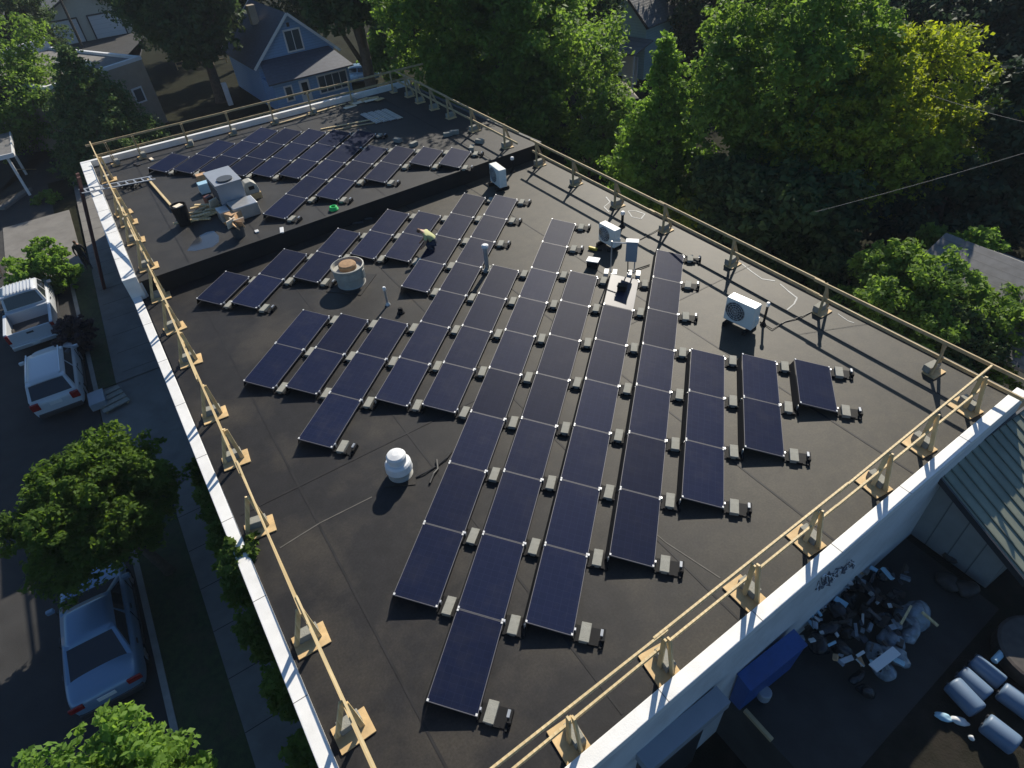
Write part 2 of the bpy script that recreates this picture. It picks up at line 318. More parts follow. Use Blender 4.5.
slabp('pavement', M['walk'], [(-60, -4.195), (-60, -2.75), (12.8, -2.75), (12.8, -4.195)], G-.1, G+.12)
slabp('pavement', M['walk'], [(19.0, -4.895), (19.0, -2.75), (46, -2.75), (46, -4.2)], G-.1, G+.12)
slabp('driveway', M['walk'], [(12.805, -5.575), (12.805, -2.75), (18.995, -2.75), (18.995, -5.575), (18.3, -5.7), (14.6, -5.7)], G-.1, G+.06)
slabp('alley', M['walk'], [(31.0, -8.6), (31.0, -4.9), (40, -4.9), (40, -8.6)], G-.1, G+.035)
sheet('alley', M['asphalt'], [(46, -9), (46, -2), (64, -3.5), (96, -2), (96, 8), (90, 8), (64, 2.5)], G+.01)  # dark asphalt instead of concrete: its colour stands in for tree shade
# joints of the pavement are real grooves: thin dark strips
mb = MB()
for u in list(np.arange(-6, 12.5, 1.6)): mb.add(wpoly([(u, -4.19), (u, -2.76), (u+.025, -2.76), (u+.025, -4.19)], G+.124), [(0, 1, 2, 3)])
for u in list(np.arange(19.6, 45, 1.6)): mb.add(wpoly([(u, -4.55), (u, -2.76), (u+.025, -2.76), (u+.025, -4.55)], G+.124), [(0, 1, 2, 3)])
struct('pavement_joint', mb, M['asphalt'])
slabp('yard_soil', M['dirt'], [(-4.45, 5.4), (-4.2, 16.5), (-7.2, 40), (-40, 40), (-40, 5.4)], G-.1, YG-.03)
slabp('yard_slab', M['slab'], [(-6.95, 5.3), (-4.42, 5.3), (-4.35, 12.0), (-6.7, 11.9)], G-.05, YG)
sheet('loading_yard', M['dirt'], [(-40, -2.7), (-4.6, -2.7), (-4.5, 5.3), (-40, 5.3)], G-.008)
# ------------------------------------------------------------------ the commercial building (local x = v, y = u, z from street level)
def near_u(v): return -4.60+.0235*(v-1.5)
def left_v(u): return -2.35-.0115*(u+1.8)
def step_u(v): return 15.72+.037*v
RV = 15.25; FU = 28.85
B = thing('commercial_building', 'flat black roofed building with white parapets carrying the solar panels', 'building', (0, 0, G), BROT)
Z = -G
def P2(u, v): return (v, u)
lower = [P2(near_u(-2.33), left_v(-4.7)+.01), P2(near_u(RV), RV), P2(step_u(RV), RV), P2(step_u(-2.5), left_v(15.6)+.01)]
upper = [P2(step_u(-2.55), -2.55), P2(step_u(RV), RV), P2(FU, 14.75), P2(FU, -2.55)]
mb = MB(); mb.prism([(x, y+.012) if i < 2 else (x, y) for i, (x, y) in enumerate(lower)], 0, Z-.03); mb.prism(upper, 0, Z+HS-.03)
mb.build('wall', M['wall'], B)
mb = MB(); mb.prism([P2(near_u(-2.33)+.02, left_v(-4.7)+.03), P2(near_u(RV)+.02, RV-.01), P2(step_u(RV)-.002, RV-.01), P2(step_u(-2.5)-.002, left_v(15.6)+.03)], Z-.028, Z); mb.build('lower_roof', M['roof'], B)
mb = MB(); mb.prism([P2(step_u(-2.5)+.0, -2.5), P2(step_u(RV), RV-.01), P2(FU-.02, 14.73), P2(FU-.02, -2.5)], Z+HS-.028, Z+HS); mb.build('upper_roof', M['roof2'], B)
mb = MB()
a, b = P2(step_u(-2.3), -2.05), P2(step_u(RV), RV-.02)
mb.prism([(a[0], a[1]-.03), (b[0], b[1]-.03), b, a], Z+.003, Z+HS+.015)
mb.build('step_wall', M['stepm'], B)
mb = MB(); mb.prism([(a[0], a[1]-.04), (b[0], b[1]-.04), (b[0], b[1]+.10), (a[0], a[1]+.10)], Z+HS+.017, Z+HS+.04); mb.build('step_edging', M['roof2'], B)
def para(name, pts, z0, z1, m=M['cap'], bev=.012): mb = MB(); mb.prism(pts, z0, z1); return mb.build(name, m, B, bevel=bev)
LW = .27
para('parapet', [P2(near_u(-2.33), left_v(-4.7)), P2(near_u(-2.0)+.27, left_v(-4.4)), P2(near_u(-2.0)+.27, left_v(-4.4)+LW), P2(near_u(RV)+.27, RV+.02), P2(near_u(RV), RV+.02)][::1], Z-.0, Z+.24)
para('parapet', [P2(near_u(-2)+.272, left_v(-4.4)), P2(near_u(-2)+.272, left_v(-4.4)+LW), P2(step_u(-2.2)-.05, left_v(15.6)+LW), P2(step_u(-2.2)-.05, left_v(15.6))], Z-.0, Z+.15)
para('parapet', [P2(step_u(-2.3)-.048, -2.57), P2(step_u(-2.3)-.048, -2.13), P2(FU-.2, -2.13), P2(FU-.2, -2.57)], Z+.0, Z+.86)
para('parapet', [P2(FU-.198, -2.57), P2(FU+.02, -2.57), P2(FU+.02, 14.8), P2(FU-.198, 14.8)], Z+.3, Z+.87)
mb = MB()
mb.bar((RV-.02, near_u(RV)+.32, Z+.02), (RV-.02, step_u(RV)-.05, Z+.02), .14, .07); mb.build('roof_edge', M['edge'], B)
mb = MB(); mb.bar((RV-.03, step_u(RV)+.02, Z+HS+.02), (14.72, FU-.22, Z+HS+.02), .14, .07); mb.build('roof_edge', M['edge'], B)
for v0 in np.arange(.6, 15, 2.4): mb = MB(); mb.box((v0, near_u(v0)+.135, Z+.241), (.012, .27, .004)); mb.build('coping_joint', M['patch'], B)
for u0 in np.arange(-3.2, 15.2, 2.4): mb = MB(); mb.box((left_v(u0)+.135, u0, Z+.151), (.27, .012, .004)); mb.build('coping_joint', M['patch'], B)
for u0 in np.arange(17.4, 28, 2.4): mb = MB(); mb.box((-2.35, u0, Z+.861), (.44, .012, .004)); mb.build('coping_joint', M['patch'], B)
mb = MB(); mb.box((3.4, -4.55-.18, Z-1.25), (2.05, .36, .28)); mb.build('door_canopy', M['hvac'], B)
mb = MB(); mb.box((3.4, -4.57-.03, 1.7), (1.9, .08, 3.3)); mb.build('loading_door', M['dtrim'], B)
mb = MB(); mb.box((-2.45, 0.5, 2.2), (.06, 1.6, 1.4)); mb.build('window', M['glass'], B)
# spray paint on the near wall
mb = MB(); mbw = MB(); r2 = random.Random(3)
def onwall(px, py):                    # where a measured point meets the near wall
    d = FW+(px-512)/FPX*RT-(py-384)/FPX*UPV; t = (-4.5-(CAM[0]*UV[0]+CAM[1]*UV[1]))/(d[0]*UV[0]+d[1]*UV[1]); p = CAM+t*d; return uvof(p)[1], p[2]+Z
for nm_, n_, rr_ in (('scribble', 70, .010), ('scribw', 26, .012)):
    pts = []; a_ = 0
    for k in range(n_):
        t_ = min(1, max(0, k/n_+r2.uniform(-.07, .07))); x, z = onwall(818+36*t_+r2.uniform(-4.5, 4.5), 588-22*t_+r2.uniform(-6, 6)); pts.append((x, near_u(x)-.006, z))
    mb = MB(); mb.tube(pts, [rr_*r2.uniform(.4, 1.5) for _ in pts], 5); mb.build('graffiti', M[nm_], B)
# white sealant lines and patches on the roof
def roofline(pxs, w, z, m, name, parent=B):
    pts = [un(x, y, z) for x, y in pxs]; mb = MB()
    inv = lambda p: (p[0]*VV[0]+p[1]*VV[1], p[0]*UV[0]+p[1]*UV[1], Z+z+.004)
    q = [inv(p) for p in pts]
    for i in range(len(q)-1): mb.bar(q[i], q[i+1], w*random.uniform(.7, 1.2), .006)
    return mb.build(name, m, parent)
for ln, w in ((((742, 264), (752, 272), (762, 279), (775, 281)), .05), (((780, 284), (788, 291), (797, 298), (794, 304), (787, 310)), .05),
              (((606, 197), (610, 202), (604, 207), (609, 212)), .05), (((628, 211), (632, 217), (641, 219), (645, 214), (636, 211), (628, 211)), .05), (((838, 314), (848, 321), (854, 323)), .03)):
    roofline(ln, w, 0, M['caulk'], 'sealant')
roofline([(280, 548), (320, 523), (372, 497)], .025, 0, M['patch'], 'membrane_seam')
roofline([(640, 520), (665, 542), (720, 578)], .02, 0, M['patch'], 'membrane_seam')
roofline([(440, 350), (400, 333), (372, 345)], .02, 0, M['patch'], 'membrane_seam')
for k in range(6):
    v0 = -.6+2.9*k; mb = MB(); mb.bar((v0, -4.2, Z+.002), (v0, step_u(v0)-.05, Z+.002), .05, .008); mb.build('membrane_seam', M['seam'], B)
for u0 in (4.1,):
    mb = MB(); mb.bar((-2.0, u0, Z+.0035), (15.1, u0, Z+.0035), .05, .009); mb.build('membrane_seam', M['seam'], B)
for k in range(6):
    v0 = -.4+2.6*k; mb = MB(); mb.bar((v0, step_u(v0)+.15, Z+HS+.002), (v0, 28.5, Z+HS+.002), .05, .008); mb.build('membrane_seam', M['seam'], B)
# ------------------------------------------------------------------ solar panels
PY, WP, HP, Z0, LP = 1.34418, .90893, .15601, .12424, 1.76
LPN = LP-.014
def pz(x): return Z0+HP*(1-x/WP)
def slope(x0, x1, y0, y1, dz0, dz1, mb, mi=0):
    vs = [(x, y, pz(x)+d) for d in (dz0, dz1) for x, y in ((x0, y0), (x1, y0), (x1, y1), (x0, y1))]
    mb.add(vs, [(3, 2, 1, 0), (4, 5, 6, 7), (0, 1, 5, 4), (1, 2, 6, 5), (2, 3, 7, 6), (3, 0, 4, 7)], mi)
PG = 'solar panels on the roof'
proto = thing('solar_panel', 'x', 'solar panel', group=PG)
mb = MB(); slope(.011, WP-.011, .011, LPN-.011, -.004, -.001, mb); mb.build('glass', M['pv'], proto)
mb = MB(); slope(0, .011, 0, LPN, -.035, 0, mb); slope(WP-.011, WP, 0, LPN, -.035, 0, mb); slope(.0115, WP-.0115, 0, .011, -.035, 0, mb); slope(.0115, WP-.0115, LPN-.011, LPN, -.035, 0, mb); slope(.0115, WP-.0115, .0115, LPN-.0115, -.03, -.0045, mb)
mb.build('frame', M['pvframe'], proto)
for x in (.02, WP-.02):
    for y in (.022, LPN-.022):
        mb = MB(); slope(x-.018, x+.018, y-.022, y+.022, .0015, .016, mb); mb.build('clip', M['clip'], proto)
mb = MB(); mb.add([(-.012, .02, pz(0)-.045), (-.012, LPN-.02, pz(0)-.045), (-.10, LPN-.02, .02), (-.10, .02, .02), (-.008, .02, pz(0)-.045), (-.008, LPN-.02, pz(0)-.045), (-.096, LPN-.02, .02), (-.096, .02, .02)], [(0, 1, 2, 3), (7, 6, 5, 4), (0, 4, 5, 1), (2, 6, 7, 3), (1, 5, 6, 2), (0, 3, 7, 4)])
mb.build('wind_deflector', M['black'], proto)
# tray between two rows, and its tail version at the right end of a run
tray = thing('ballast_tray', 'x', 'ballast tray', group='black ballast trays of the solar racking')
mb = MB(); mb.box((0, 0, .012), (.46, .40, .024)); mb.box((-.215, 0, .06), (.03, .36, .07)); mb.box((.215, 0, .06), (.03, .36, .07)); mb.box((-.10, -.19, .05), (.10, .03, .05)); mb.box((.10, -.19, .05), (.10, .03, .05)); mb.build('base', M['black'], tray)
mb = MB(); mb.box((-.2, .02, .08), (.03, .05, .11)); mb.build('support_post', M['alu'], tray)
mb = MB(); mb.box((.2, .02, .10), (.03, .05, .15)); mb.build('support_post', M['alu'], tray)
tail = thing('ballast_tray', 'x', 'ballast tray', group='black ballast trays of the solar racking')
mb = MB(); mb.box((.06, 0, .012), (.60, .34, .024)); mb.box((-.215, 0, .06), (.03, .30, .07)); mb.box((.33, .02, .07), (.07, .24, .12)); mb.box((-.12, -.16, .05), (.10, .03, .05)); mb.box((.12, -.17, .05), (.14, .05, .06)); mb.box((.30, -.15, .04), (.04, .14, .05)); mb.build('base', M['black'], tail)
mb = MB(); mb.box((-.2, .02, .08), (.03, .05, .11)); mb.build('support_post', M['alu'], tail)
mb = MB(); mb.box((.30, .04, .15), (.05, .13, .03)); mb.build('bracket', M['hvac'], tail)
blockp = MB(); blockp.box((0, 0, .0), (.19, .385, .095))
BL = single('concrete_block', blockp, M['block'], 'x', 'concrete block', group='concrete ballast blocks on the racking', bevel=.008)
lower_rows = {6: [4], 5: [3, 4], 4: [2, 3, 4], 3: range(1, 8), 2: range(0, 7), 1: range(-1, 7), 0: range(0, 9), -1: range(3, 7), -2: range(3, 10),
              -3: [2, 3, 4, 6, 7, 8, 9], -4: [3, 4, 7, 8], -5: [3, 4, 7, 8], -6: [6, 7], -7: [5, 6], -8: [5]}
upper_rows = {-14: [10], -13: [10, 11], -12: [10, 11, 12], -11: [10, 11, 12], -10: [10, 11, 12], -9: [10, 11, 12], -8: [8, 9, 10, 11, 12], -7: [9, 10, 11], -6: [10, 11], -5: [11], -4: [11]}
used = {'p': 0, 't': 0, 'e': 0, 'b': 0}
def place(root, key, loc, rz, label):
    if not used[key]:
        used[key] = 1; root.location = tuple(map(float, loc)); root.rotation_euler = (0, 0, rz); root['label'] = label; return root
    return dup(root, loc, rz, label)
def field(rows, ox, oy, z, where):
    js = sorted(rows, reverse=True)
    for rn, j in enumerate(js, 1):
        ks = sorted(rows[j]); occ = set(ks)
        for n, k in enumerate(ks, 1):
            x = (j+ox)*PY; y = (k+oy)*LP
            ph = f'{ORD[n]} panel from near end, {ORD[rn]} row from right, {where} roof'
            pn = place(proto, 'p', (x, y, z), 0, f'dark blue solar {ph}')
            if where == 'lower' and (j, k) == (2, 6):
                for ch in pn.children:
                    if ch.name.startswith('glass'): ch.data = ch.data.copy(); ch.data.materials[0] = M['pvg']
                pn['label'] = 'solar panel shining with sun glare below the electrical stand'
        # trays stand on the right of every seam and end of a run
        runs = []
        for k in ks:
            if runs and runs[-1][-1] == k-1: runs[-1].append(k)
            else: runs.append([k])
        for run in runs:
            for i in range(run[0], run[-1]+2):
                n = ks.index(min(i, run[-1]))+1; end = 'near' if i <= run[-1] else 'far'
                nb = rows.get(j+1, []); has = (i in nb) or (i-1 in nb)
                x = (j+ox)*PY+WP+.217; y = (i+oy)*LP+.0 - (.10 if i == run[0] else (-.10 if i == run[-1]+1 else 0))*-1
                if i == run[0]: y = (i+oy)*LP+.12
                elif i == run[-1]+1: y = (i+oy)*LP-.14
                ph = f'{end} right corner of {ORD[n]} panel, {ORD[rn]} row from right, {where} roof'
                jit = random.uniform(-.02, .02)
                place(tray if has else tail, 't' if has else 'e', (x, y, z), 0, f'black ballast tray at {ph}')
                place(BL, 'b', (x+random.uniform(-.015, .015), y+jit, z+.0715+.001), random.uniform(-.05, .05), f'grey concrete block at {ph}')
field(lower_rows, 0, 0, 0, 'lower'); field(upper_rows, -.127, -.206, HS, 'upper')
# ------------------------------------------------------------------ timber guard rails round the roof
WB = MB(); WB.box((0, 0, 0), (.20, .40, .19))
WEIGHT = single('concrete_block', WB, M['block'], 'x', 'concrete block', group='concrete blocks weighting the guard rail stands', bevel=.01)
used['w'] = 0
def stand(parent, u, v, z, along, inw, mat_leg, ply=(.50, .64), la=.24, lb=.24, ac=0., h=1.06, rot=0):
    # local axes: a = along rail, c = towards the roof; in building coordinates (v, u)
    def L(a, c, zz): return (v+a*along[1]+c*inw[1], u+a*along[0]+c*inw[0], Z+z+zz)
    ang = math.atan2(along[0], along[1])+rot
    s = MB(); s.box(L(0, 0, .022), (ply[0], ply[1], .03), ang); st = s.build('stand_base', M['ply'], parent)
    for c, ao, to in ((la, -.03, .02), (-lb, .04, -.02)):
        m_ = MB(); m_.bar(L(ao, c, .04), L(ao, ac+to, h), .09, .04, upv=(along[1], along[0], 0)); m_.build('leg', mat_leg, st)
    wl = L(.11, 0, .135); p = (wl[0]*VV[0]+wl[1]*UV[0], wl[0]*VV[1]+wl[1]*UV[1], wl[2]+G)
    return st, p, ang+BROT
def rail(parent, pts, w, h, m):
    for i in range(len(pts)-1):
        a, b = Vector(pts[i]), Vector(pts[i+1])
        if i % 2: a = a+Vector((0, 0, .0)); 
        mb = MB(); mb.bar(a, b, w, h); mb.build('rail', m, parent)
def weight(p, ang, lab):
    if not used['w']:
        used['w'] = 1; WEIGHT.location = tuple(map(float, p)); WEIGHT.rotation_euler = (0, 0, ang); WEIGHT['label'] = lab; return
    w_ = WEIGHT.copy(); COL.objects.link(w_); w_.location = tuple(map(float, p)); w_.rotation_euler = (0, 0, ang+random.uniform(-.15, .15)); w_['label'] = lab
def guard(label, stands, along, inw, legm, railm, side, **k):
    g = thing('guard_rail', label, 'guard rail', (0, 0, G), BROT)
    for n, (u, v, z) in enumerate(stands, 1):
        st, p, a = stand(g, u, v, z, along, inw, legm, rot=random.uniform(-.12, .12), **k)
        weight(p, a, f'grey concrete block on {ORD[n]} stand from the near end, {side} guard rail')
    return g
AL_U, AL_V = (1, 0), (0, 1)
ls = [(-1.77, -1.65, 0), (.22, -1.69, 0), (3.44, -1.73, 0), (5.88, -1.62, 0), (7.91, -1.65, 0), (10.83, -1.66, 0), (12.97, -1.70, 0), (15.25, -1.72, 0), (16.49, -1.65, HS), (18.95, -1.70, HS), (20.80, -1.67, HS), (21.95, -1.70, HS), (26.2, -1.72, HS)]
gl = guard('timber guard rail along the white parapet above the street', ls, AL_U, (0, 1), M['wood'], M['wood'], 'street side', la=.16, lb=.27, ac=.09)
def rl(g, segs, m, w=.04, h=.09):
    for a, b in segs: mb = MB(); mb.bar((a[1], a[0], Z+a[2]), (b[1], b[0], Z+b[2]), w, h); mb.build('rail', m, g)
rl(gl, [((-3.9, -1.52, 1.08), (.5, -1.56, 1.09)), ((.1, -1.60, 1.07), (4.6, -1.56, 1.08)), ((4.2, -1.60, 1.06), (8.4, -1.59, 1.09)), ((8.2, -1.635, 1.08), (12.6, -1.60, 1.07)), ((12.4, -1.56, 1.06), (16.0, -1.63, 1.10)),
         ((15.7, -1.58, 1.15), (19.6, -1.60, 1.67)), ((19.2, -1.64, 1.66), (23.2, -1.72, 1.68)), ((22.8, -1.70, 1.65), (28.6, -1.76, 1.68)),
         ((-3.9, -1.585, .55), (3.9, -1.61, .55)), ((3.7, -1.60, .56), (11.2, -1.625, .55)), ((11, -1.61, .56), (15.6, -1.66, .56)), ((16.2, -1.63, 1.14), (22.4, -1.73, 1.15)), ((22.2, -1.70, 1.16), (28.3, -1.76, 1.16))], M['wood'])
ns = [(-4.02, 1.30, 0), (-3.95, 3.39, 0), (-3.86, 5.69, 0), (-3.77, 7.62, 0), (-3.70, 10.0, 0), (-3.62, 11.84, 0), (-3.58, 13.86, 0)]
gn = guard('timber guard rail along the near white parapet above the yard', ns, AL_V, (1, 0), M['wood'], M['wood'], 'yard side', la=-.02, lb=.27, ac=-.03)
rl(gn, [((-3.99, -2.0, 1.07), (-3.88, 3.5, 1.07)), ((-3.86, 3.2, 1.08), (-3.72, 8.6, 1.08)), ((-3.74, 8.3, 1.07), (-3.52, 14.35, 1.08)), ((-4.05, -2.0, .54), (-3.88, 3.6, .54)), ((-3.89, 3.3, .55), (-3.77, 8.4, .55)), ((-3.78, 8.1, .54), (-3.62, 14.35, .54))], M['wood'])
rs = [(-2.41, 14.55, 0), (1.02, 14.62, 0), (4.48, 14.66, 0), (7.58, 14.62, 0), (10.22, 14.6, 0), (12.87, 14.6, 0), (15.5, 14.6, 0)]
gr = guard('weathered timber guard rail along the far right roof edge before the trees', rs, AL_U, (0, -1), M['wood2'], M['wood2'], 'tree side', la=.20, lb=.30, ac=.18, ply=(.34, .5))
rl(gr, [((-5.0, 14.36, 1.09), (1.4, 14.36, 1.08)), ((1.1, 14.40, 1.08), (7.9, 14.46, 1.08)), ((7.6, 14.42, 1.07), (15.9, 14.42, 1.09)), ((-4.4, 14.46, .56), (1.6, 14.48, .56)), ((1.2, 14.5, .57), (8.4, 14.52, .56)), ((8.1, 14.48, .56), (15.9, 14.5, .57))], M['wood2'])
us = [(16.94, 13.85, HS), (19.74, 13.8, HS), (22.15, 13.85, HS), (23.93, 13.85, HS), (25.46, 13.8, HS), (26.82, 13.85, HS)]
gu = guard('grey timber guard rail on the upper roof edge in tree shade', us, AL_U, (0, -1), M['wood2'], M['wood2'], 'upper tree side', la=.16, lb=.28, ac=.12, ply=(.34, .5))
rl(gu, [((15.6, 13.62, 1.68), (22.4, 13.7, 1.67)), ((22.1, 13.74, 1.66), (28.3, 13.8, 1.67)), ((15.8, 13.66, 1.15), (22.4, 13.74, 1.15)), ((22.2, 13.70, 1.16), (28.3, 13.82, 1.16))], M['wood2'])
fs = [(28.1, -1.2, HS), (28.12, .0, HS), (28.1, 2.23, HS), (28.12, 4.4, HS), (28.14, 6.59, HS), (28.16, 8.67, HS), (28.18, 11.0, HS), (28.2, 13.5, HS)]
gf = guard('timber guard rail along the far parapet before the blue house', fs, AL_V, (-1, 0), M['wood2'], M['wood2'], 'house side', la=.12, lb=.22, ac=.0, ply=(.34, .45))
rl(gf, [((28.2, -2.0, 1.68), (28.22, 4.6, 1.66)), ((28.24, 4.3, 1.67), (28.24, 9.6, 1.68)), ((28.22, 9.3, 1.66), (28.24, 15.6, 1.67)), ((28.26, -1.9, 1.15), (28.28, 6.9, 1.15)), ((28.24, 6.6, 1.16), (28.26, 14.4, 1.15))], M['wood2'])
gw0 = W(28.9, -2.45, G); mb = MB(); mb.box((0, 3.05, 1.5), (.16, 6.1, 3.0)); single('shade_wall', mb, M['wall'], 'plain painted wall added to shade the pavement past the street corner of the building', 'wall', gw0, BROT)  # wall added only to cast the shadow edge on the pavement
# ladders and loose boards near the corner
def board(px0, px1, z, w, h, label, m=M['wood'], name='timber_board', lift=.03):
    a, b = un(*px0, z), un(*px1, z); c = (a+b)/2; mb = MB(); L = np.linalg.norm(b-a); mb.box((0, 0, h/2), (L, w, h))
    return single(name, mb, m, label, 'board', (c[0], c[1], z+lift), math.atan2(b[1]-a[1], b[0]-a[0]))
board((149, 181), (175, 211), HS, .09, .09, 'single pale timber post lying alone on the upper roof beside the black bin')
board((321, 130), (384, 118), HS, .09, .04, 'long pale board lying behind the upper solar panels, nearer of two', lift=.02)
board((328, 132), (388, 121), HS, .06, .04, 'long thin board lying behind the upper solar panels, closer to the panels', M['wood2'], lift=.02)
board((280, 124), (346, 104), HS, .14, .04, 'weathered plank lying along the far parapet behind the upper panels', M['wood2'], lift=.02)
def stack(px, z, n, L, w, h, rz, label, m, name, gap=.02, cat='boards', jit=.06):
    c = un(*px, z); r = thing(name, label, cat, (c[0], c[1], z+.01), rz)
    return r
for i in range(9):
    c = un(349+i*3.6+random.uniform(-2, 2), 106-i*.9+random.uniform(-2.5, 2.5), HS); mb = MB(); mb.box((0, 0, .02), (random.uniform(.5, .9), random.uniform(.2, .38), .03))
    single('plywood_offcut', mb, M['ply'] if i % 3 else M['paper'], 'pale plywood offcut lying in the loose scatter by the far corner', 'board', (c[0], c[1], HS+.008*i+.01), BROT+random.uniform(-.5, .5), group='plywood offcuts by the far corner')
for i in range(4):
    c = un(371+i*7, 119-i*1.4, HS); mb = MB()
    for k in range(5): mb.box((0, -.13+.065*k, .02+(k % 2)*.02), (1.9, .06, .03))
    single('metal_sheet', mb, M['metal'], f'grey ribbed metal sheet, {ORD[i+1]} from the left in the row by the far corner', 'metal sheet', (c[0], c[1], HS+.02), BROT+R(92), group='ribbed metal sheets by the far corner')
c = W(24.6, -1.0, HS); lad = thing('stepladder', 'grey metal access ladder frame lying over the street corner of the parapet', 'ladder', c, BROT+.15)
for s in (-1, 1): mb = MB(); mb.bar((-1.9, s*.24, .50), (1.0, s*.24, .12), .08, .03); mb.build('side_rail', M['hvac'], lad)
for k in range(9): mb = MB(); x = -1.7+k*.32; mb.bar((x, -.24, .47-(k*.32)*.131), (x, .24, .47-(k*.32)*.131), .06, .03); mb.build('rung', M['hvac'], lad)
lp = un(104, 287, G+.12); top = W(24.3, -2.66, 1.75); el = thing('extension_ladder', 'red extension ladder leaning from the pavement against the white parapet', 'ladder', lp, 0)
d = Vector(top-lp)
sdv = Vector((UV[0], UV[1], 0))*.25
for s in (-1, 1): mb = MB(); mb.bar(sdv*s, d+sdv*s, .14, .05); mb.build('side_rail', M['red'], el)
for k in range(1, 22): mb = MB(); mb.bar(d*(k/22)-sdv, d*(k/22)+sdv, .035, .035); mb.build('rung', M['alu'], el)
# ------------------------------------------------------------------ roof equipment
c = W(19.68, 2.15, HS); hv = thing('rooftop_unit', 'large grey rooftop air handling unit with a round fan on top', 'air conditioner', c, BROT+R(2))
mb = MB(); mb.box((0, 0, .19), (.94, 1.6, .38)); mb.build('kerb_base', M['dgrey'], hv)
mb = MB(); mb.box((0, .0, .78), (.98, 1.70, .80)); mb.build('cabinet', M['hvac'], hv, bevel=.015)
mb = MB(); mb.box((0, 0, 1.20), (1.04, 1.76, .04)); mb.build('lid', M['hvac'], hv, bevel=.008)
FC = (-.02, -.48)
mb = MB(); mb.lathe([(.27, 0), (.30, 0), (.30, .06), (.27, .06)], 28, (FC[0], FC[1], 1.222)); fr = mb.build('fan_ring', M['dgrey'], hv)
mb = MB(); mb.lathe([(.02, 0), (.265, 0), (.265, .012), (.02, .012)], 28, (FC[0], FC[1], 1.235)); mb.build('fan_disc', M['black'], fr)
mb = MB()
for k in range(6): a = k*math.pi/6; mb.bar((FC[0]-.28*math.cos(a), FC[1]-.28*math.sin(a), 1.276), (FC[0]+.28*math.cos(a), FC[1]+.28*math.sin(a), 1.276), .010, .010)
mb.build('fan_guard', M['dgrey'], fr)
mb = MB(); mb.box((.15, -1.32, .27), (.98, .85, .52)); mb.build('duct_box', M['metal'], hv, bevel=.03)
mb = MB(); mb.box((-.62, -1.25, .25), (.42, .6, .44)); mb.build('side_duct', M['metal'], hv, bevel=.03)
mb = MB()
for k in range(6): mb.box((-.50, 0, .5+k*.09), (.03, 1.4, .04))
mb.build('louvre', M['dgrey'], hv)
hd = W(19.75, 3.05, HS); vh = thing('vent_hood', 'weathered white vent hood on a tan timber curb beside the rooftop unit', 'vent', hd, BROT)
mb = MB(); mb.box((0, 0, .12), (.62, .5, .24)); mb.build('curb', M['ply'], vh)
mb = MB(); pr = [(-.28, .24), (-.28, .62), (-.18, .74), (.06, .76), (.24, .58), (.28, .40), (.28, .24)]
mb.add([(x, y, z_) for y in (-.24, .24) for x, z_ in pr], [tuple(range(7)), tuple(range(13, 6, -1))]+[(i, (i+1) % 7, 7+(i+1) % 7, 7+i) for i in range(7)]); mb.build('hood', M['vent'], vh, bevel=.03)
mb = MB(); mb.box((.0, -.245, .5), (.22, .02, .14)); mb.build('opening', M['black'], vh)
def split_unit(px, rz, label, s=1.0):
    c = un(*px, 0); a = thing('condenser_unit', label, 'air conditioner', c, rz, 'ivory condenser units on the roof')
    mb = MB(); mb.box((0, 0, .53*s), (.92*s, .34*s, .76*s)); mb.build('cabinet', M['acw'], a, bevel=.02)
    mb = MB()
    for rr in (.10, .17, .24, .30): 
        pts = [(-.13*s+rr*s*math.cos(t), -.178*s, .54*s+rr*s*math.sin(t)) for t in np.linspace(0, 2*math.pi, 29)]; mb.tube(pts, .008, 5, cap=False)
    for t in np.linspace(0, math.pi, 7)[:-1]: mb.tube([(-.13*s+.3*s*math.cos(t), -.178*s, .54*s+.3*s*math.sin(t)), (-.13*s-.3*s*math.cos(t), -.178*s, .54*s-.3*s*math.sin(t))], .006, 5)
    fg = mb.build('fan_guard', M['metal'], a)
    pts = [(-.13*s+.31*s*math.cos(t), -.1715*s, .54*s+.31*s*math.sin(t)) for t in np.linspace(0, 2*math.pi, 30)[:-1]]
    mb = MB(); mb.add(pts+[(x, y-.002, z_) for x, y, z_ in pts], [tuple(range(29)), tuple(range(57, 28, -1))]+[(i, (i+1) % 29, 29+(i+1) % 29, 29+i) for i in range(29)]); mb.build('fan_recess', M['dgrey'], fg)
    for x in (-.33, .33):
        mb = MB(); mb.box((x*s, 0, .055), (.10, .62, .11)); mb.build('foot', M['black'], a)
    mb = MB(); mb.box((.475*s, .05, .38*s), (.05, .14, .22)); mb.build('valve_cover', M['acw'], a)
    return a
AR = math.atan2(UV[1], UV[0])
split_unit((739, 326), R(-34), 'ivory condenser unit standing alone near the right roof edge')
split_unit((609, 246), R(-40), 'ivory condenser unit beside the electrical stand', .88)
split_unit((499, 187), R(-48), 'ivory condenser unit standing in shade against the roof step')
def pipe(px, h, r_, label, cap=True, m=M['white'], capm=M['white'], z=0):
    c = un(*px, z); p = thing('vent_pipe', label, 'vent pipe', c, 0)
    mb = MB(); mb.lathe([(r_*2.6, 0), (r_*2.4, .03), (r_*1.25, .10), (r_, .12), (r_, h)], 16); mb.build('pipe', m, p, smooth=False)
    mb = MB(); mb.lathe([(r_*1.25, h-.05), (r_*1.6, h-.03), (r_*1.6, h+.05), (r_*1.1, h+.08)], 16); mb.build('cap', capm, p)
    return p
pipe((487.5, 271), .95, .075, 'white capped vent pipe standing between solar panel rows', m=M['metal'])
pipe((388, 305), .62, .035, 'thin vent pipe standing right of the big round vent', m=M['metal'])
pipe((401, 313), .12, .05, 'short black pipe stub on the roof below the thin vent pipe', m=M['black'], capm=M['black'])
